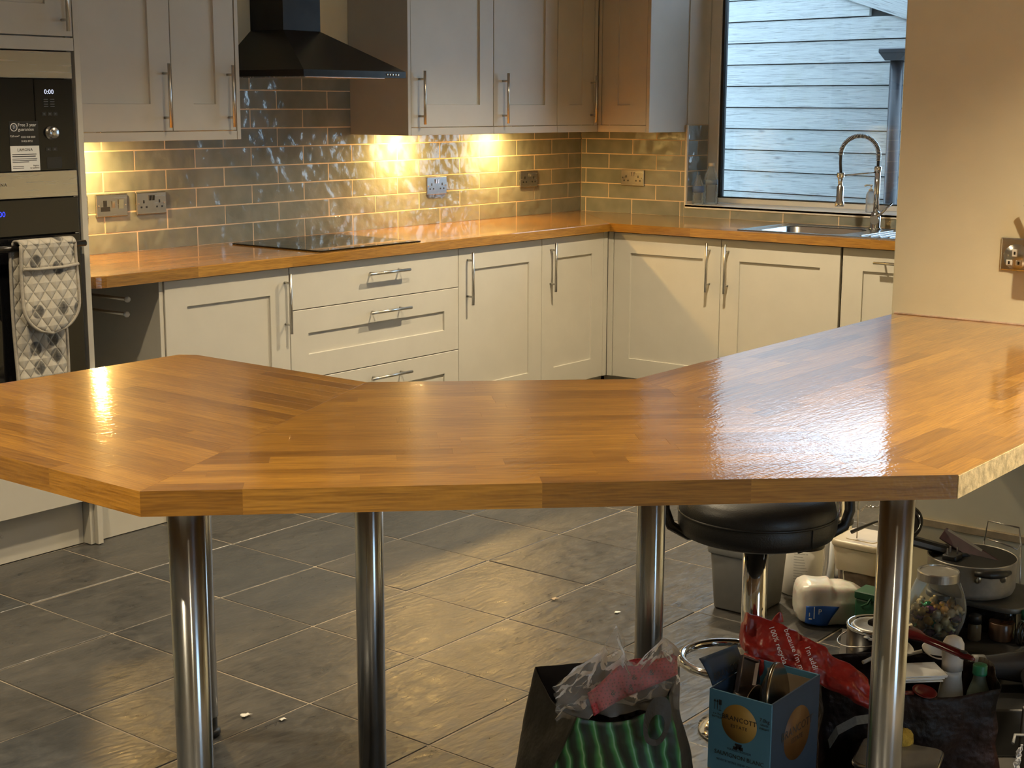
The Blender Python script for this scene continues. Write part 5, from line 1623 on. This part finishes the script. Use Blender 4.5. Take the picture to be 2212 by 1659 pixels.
cnt = 0
for layer in range(4):
    z = .018 + layer * .0185
    R0 = jw(z) - .021
    for (rad, num) in ((0, 1), (R0 * .5, 4), (R0, 8)):
        for k in range(num):
            a = 2 * PI * k / num + layer * .4 + rng.uniform(-.15, .15)
            o = link('sweet', wm[rng.choice((0, 0, 1, 1, 1, 2, 3, 4, 4, 5, 5))], None, (-3.111 + rad * math.cos(a), -3.384 + rad * math.sin(a), .1425 + z + rng.uniform(-.002, .002)), (rng.uniform(0, 3), rng.uniform(0, 3), rng.uniform(0, 3)))
            tag(o, 'wrapped sweet inside the glass jar', 'sweet', 'wrapped sweets in the jar')
            cnt += 1
pan = thing('silver_pan', 'wide silver pan with dark inside and black side handle on the black box', 'pan', (-2.944, -3.408, .2275))
pm = plain('dull_aluminium', (.46, .43, .37), .5, .7, var=.22, nscale=22)
MB().lathe([(.0001, .0006), (.095, .0006), (.108, .006), (.1135, .020), (.1145, .090), (.1165, .0925), (.1165, .095), (.1130, .095), (.1125, .09)], 56).build('pan_body', pm, pan)
MB().lathe([(.1128, .0935), (.1115, .020), (.104, .010), (.0001, .009)], 56).build('nonstick_lining', plain('black_nonstick', (.010, .010, .010), .5), pan)
ah = CAMDIR + .12
hc = Vector((math.cos(ah), math.sin(ah), 0)); ht = Vector((-math.sin(ah), math.cos(ah), 0))
hp = [hc * .118 + ht * s_ + Vector((0, 0, .084)) + hc * (.022 * (1 - (s_ / .055) ** 2)) for s_ in (-.048, -.03, -.012, .012, .03, .048)]
MB().tube([tuple(p) for p in hp], [.006, .009, .0105, .0105, .009, .006], 14).build('handle', MT['black_plastic'], pan)
for s_ in (-.035, .035):
    MB().tube([tuple(hc * .1125 + ht * s_ + Vector((0, 0, .060))), tuple(hc * .122 + ht * s_ + Vector((0, 0, .064))), tuple(hc * .124 + ht * s_ + Vector((0, 0, .082)))], [.0075, .006, .005], 12).build('handle_bracket', MT['nickel'], pan)
plg = thing('mains_plug', 'black mains plug with steel pins lying on the pan rim', 'plug', (-3.004, -3.376, .318))
rbox_mesh(MB(), -.024, .024, -.020, .020, .0, .016, .006, e=.003).build('plug_body', MT['black_plastic'], plg)
for (a_, b_) in ((-.014, .008), (.010, -.0095), (.010, .010)): MB().box(a_ - .002, a_ + .002, b_ - .002, b_ + .002, .016, .033, .0005).build('pin', MT['nickel'], plg)
MB().tube([(.022, -.004, .008), (.045, -.02, .006), (.062, -.035, -.01)], .006, 8).build('cable', MT['rubber'], plg)
fld = thing('maroon_folder', 'dark maroon boxed game leaning across the silver pan', 'box', (-2.919, -3.396, .325))
o = MB().box(-.012, .012, -.095, .095, -.018, .018, .002).build('sleeve', plain('maroon_card', (.045, .012, .020), .45, var=.4, nscale=30), fld, None, (.32, .5, -.10))
MB().box(-.0125, .0125, -.030, .085, .012, .0185).build('pale_edge', plain('pale_card_edge', (.20, .18, .15), .7), o)
tl2 = thing('handheld_gadget', 'dark handheld gadget with grey edge lying over the back of the pan', 'gadget', (-3.010, -3.282, .350))
o = MB().box(-.10, .085, -.020, .020, -.012, .012, .006).build('body', MT['black_plastic'], tl2, None, (0, .30, -.75))
MB().box(-.095, .08, -.0205, -.017, -.006, .006, .001).build('grey_edge', gplas, o)
o = MB().lathe([(.040, .0), (.044, .004), (.044, .012), (.036, .012), (.036, .004)], 30, sx=1.7).build('loop', MT['black_gloss'], tl2, (-.010, .035, .045), (.30, -.35, .2))
sb = thing('spice_bottle', 'tiny glass spice bottle with black cap in front of the black box', 'bottle', (-3.085, -3.478, .1425))
MB().lathe([(.015, .0005), (.017, .003), (.017, .040), (.014, .045), (.013, .048)], 22).build('bottle_body', m_clear('brown_tinted_glass', (.35, .28, .18), .35, .05), sb)
MB().lathe([(.0165, .046), (.0165, .066), (.015, .068), (.0001, .068)], 22).build('cap', MT['black_plastic'], sb)
cn = thing('brown_candle_jar', 'brown striped candle jar behind the hair dryer', 'jar', (-3.035, -3.530, .1425))
cm_ = NT('brown_stripes')
xyz = cm_.sep(cm_.obj())
cm_.set(Base_Color=cm_.ramp(cm_.noise(cm_.map(cm_.obj(), sc=(60, 60, 1)), 1.0, 2, .5), [(.35, (.055, .028, .016)), (.65, (.16, .085, .045))]), Roughness=.25)
MB().lathe([(.030, .0005), (.033, .003), (.033, .046), (.031, .048), (.030, .046), (.0001, .044)], 30).build('jar_body', cm_.mat, cn)
g2 = thing('green_capped_bottle', 'small clear bottle with a green cap at the right picture edge', 'bottle', (-3.000, -3.585, .1425))
MB().lathe([(.024, .0005), (.027, .003), (.027, .028), (.016, .052), (.0145, .060)], 24).build('bottle_body', m_clear('pale_green_clear', (.75, .82, .74), .25), g2)
MB().lathe([(.0175, .056), (.0175, .078), (.016, .080), (.0001, .080)], 24).build('cap', plain('teal_green_cap', (.015, .13, .08), .4), g2)
ad = thing('black_coil_cable', 'coiled black cable between the candle jar and the green capped bottle', 'cable', (-3.045, -3.590, .1425))
for k in range(3):
    MB().tube([(.022 * math.cos(a), .010 * k - .012, .030 + .028 * math.sin(a)) for a in [2 * PI * q / 20 for q in range(21)]], .0045, 8, caps=False).build('coil', MT['black_gloss'], ad)

# --- hair dryer on a second black crate
dc2 = thing('black_crate', 'plain black plastic crate under the hair dryer', 'crate', (-3.330, -3.690, 0), angs)
rbox_mesh(MB(), -.115, .15, -.075, .085, .001, .120, .015).build('drawer_body', MT['black_plastic'], dc2)
hd2 = thing('hair_dryer', 'glossy dark grey hair dryer lying on its side near the picture edge', 'hair dryer', (-3.300, -3.590, .1215), angs)
dm = plain('glossy_charcoal', (.045, .045, .047), .22, var=.12, nscale=12)
o = MB().lathe([(.0001, -.085), (.020, -.084), (.026, -.075), (.028, -.03), (.034, .01), (.040, .05), (.041, .085), (.036, .105), (.020, .115), (.0001, .117)], 32).build('barrel', dm, hd2, (.045, 0, .0415), (0, PI / 2, 0))
MB().lathe([(.0270, -.078), (.029, -.076), (.029, -.050), (.0285, -.048)], 32).build('nozzle', gplas, o)
MB().tube([(.095, -.01, .040), (.085, -.075, .030), (.070, -.130, .022)], [.020, .019, .016], 16).build('handle', dm, hd2)
# --- leaning grey tray, plug and wrapper at the lower right
tr2 = thing('grey_tray', 'flat grey plastic tray leaning beside the woven bag', 'tray', (-3.470, -3.770, 0), angs)
rbox_mesh(MB(), -.035, .060, -.006, .006, .001, .190, .005, e=.002).build('tray_body', plain('taupe_plastic', (.10, .092, .082), .5, var=.1), tr2, None, (.25, -.06, 0))
cp_ = thing('grey_plug', 'grey round plug with a thin wire beside the woven bag', 'plug', (-3.520, -3.800, .004), 0)
MB().lathe([(.022, .06), (.025, .063), (.025, .075), (.021, .080), (.0001, .081)], 24).lathe([(.010, .0), (.012, .06)], 14).build('plug_body', gplas, cp_)
MB().tube([(0, 0, .078), (-.01, .03, .112), (-.03, .045, .115), (-.055, .040, .105)], .0035, 8).build('wire', gplas, cp_)
wr_ = thing('clear_wrapper', 'crinkled clear wrapper at the right end of the woven bag', 'wrapper', (-3.600, -3.775, 0), 0)
MB().grid(lambda u, v: (-.018 + .036 * u + .008 * nz((u * 6, v * 9, 1), 1.3), .010 * nz((u * 5, v * 6, 4), 1.5) - .01 * v, .002 + .115 * v), 10, 18, smooth=False).build('film', m_clear('crinkled_film', (.88, .88, .92), .35, .15, .01, 60), wr_)

# --- wire racks by the partition wall
wrk = thing('wire_rack', 'chrome wire rack standing behind the silver pan', 'rack', (-2.80, -3.44, .12), 0)
wires = [[(.0, .055, .205), (.0, .048, .262), (.0, -.038, .258), (.0, -.046, .212), (-.012, -.040, .200), (-.018, -.030, .206), (-.020, .0, .212), (-.018, .04, .216)],
         [(.0, .055, .205), (.005, .06, .0)], [(.0, -.046, .212), (.008, -.052, .0)]]
for w in wires: MB().tube(w, .0022, 8).build('wire', MT['nickel'], wrk)
wk2 = thing('wire_rack', 'chrome wire rack with notched edge above the cream lidded box', 'rack', (-2.70, -3.00, .2275), 0)
MB().tube([(0, .036, .150), (0, .036, .092), (0, .026, .088), (0, .018, .100), (0, -.050, .112)], .0028, 8).build('wire', MT['nickel'], wk2)
MB().tube([(0, .036, .120), (0, -.050, .132)], .0016, 8).build('wire', MT['nickel'], wk2)
for k in range(5):
    MB().tube([(0, .012 - k * .013, .101 + k * .002), (-.004, .009 - k * .013, .108 + k * .002), (0, .005 - k * .013, .103 + k * .002)], .0018, 6).build('wire', MT['nickel'], wk2)
MB().tube([(-.01, .05, .020), (.0, -.02, .062), (.005, -.055, .078)], [.006, .004, .004], 8).build('black_bar', MT['black_plastic'], wk2)
MB().tube([(0, -.030, .105), (-.002, -.036, .085), (0, -.033, .002)], .0018, 6).tube([(0, .036, .095), (0, .036, .002)], .002, 6).build('wire', MT['nickel'], wk2)
struct(MB().box(XC - .010, XC + .001, -3.10, -3.90, .325, .347, .002).build('trim_1', plain('bare_batten', (.42, .33, .20), .7, var=.15)))

# --- partition wall socket with a white charger
ws = thing('wall_socket', 'chrome socket with white inserts on the pale partition wall', 'socket', (XC - .001, -3.440, 1.110), -PI / 2)
MB().loops([(-.073, .073, -.043, .043, 0), (-.073, .073, -.043, .043, -.004), (-.070, .070, -.040, .040, -.0065)]).build('plate', MT['chrome'], ws)
MB().lathe([(.034, 0), (.034, .002), (.0001, .0022)], 30).build('socket_face', MT['nickel'], ws, (-.030, -.0065, -.006), (PI / 2, 0, 0))
for (x_, z_, w_, h_) in ((-.034, .004, .008, .010), (-.048, -.022, .0085, .0075), (-.022, -.022, .0085, .0075)):
    q = MB().box(-w_, w_, -.003, 0, -h_, h_, .002).build('socket_insert', MT['white_plastic'], ws, (x_, -.0072, z_))
    MB().box(-.0025, .0025, -.0035, -.0028, -.004, .004).build('slot', MT['black_plastic'], q)
MB().lathe([(.0045, 0), (.0045, .0015), (.0001, .002)], 14).build('screw', MT['white_plastic'], ws, (-.060, -.0065, 0), (PI / 2, 0, 0))
chg = thing('white_charger', 'white plug-in charger with a slanted steel rod at the right picture edge', 'charger', (XC - .010, -3.475, 1.145), -PI / 2)
rbox_mesh(MB(), -.024, .045, -.050, .0, -.080, .050, .012, 5, e=.008).build('charger_body', MT['white_plastic'], chg)
MB().tube([(-.010, -.026, .040), (-.040, -.026, .100)], .0055, 10).build('rod', MT['nickel'], chg)

# --- bits of debris on the floor
for k, (x, y, s_, c_, lb) in enumerate(((-3.18, -2.20, .010, 'tan', 'tan crumb on the floor tiles between the two middle legs'),
        (-3.16, -2.42, .008, 'white', 'white paper scrap on the floor near the third steel leg'),
        (-4.37, -2.13, .012, 'white', 'white paper scrap beside the foot of the rear leg'),
        (-4.33, -2.22, .008, 'white', 'small white crumb right of the rear leg foot'))):
    mb = MB().grid(lambda u, v: ((u - .5) * 2 * s_, (v - .5) * 1.4 * s_ + .3 * s_ * math.sin(4 * u), .0022 + .30 * s_ * abs(math.sin(3 * u + 2 * v + k))), 6, 5)
    o = mb.build('floor_crumb', MT['white_plastic'] if c_ == 'white' else kraft)
    o.location = (x, y, 0); solidify(o, .0008)
    tag(o, lb, 'debris')
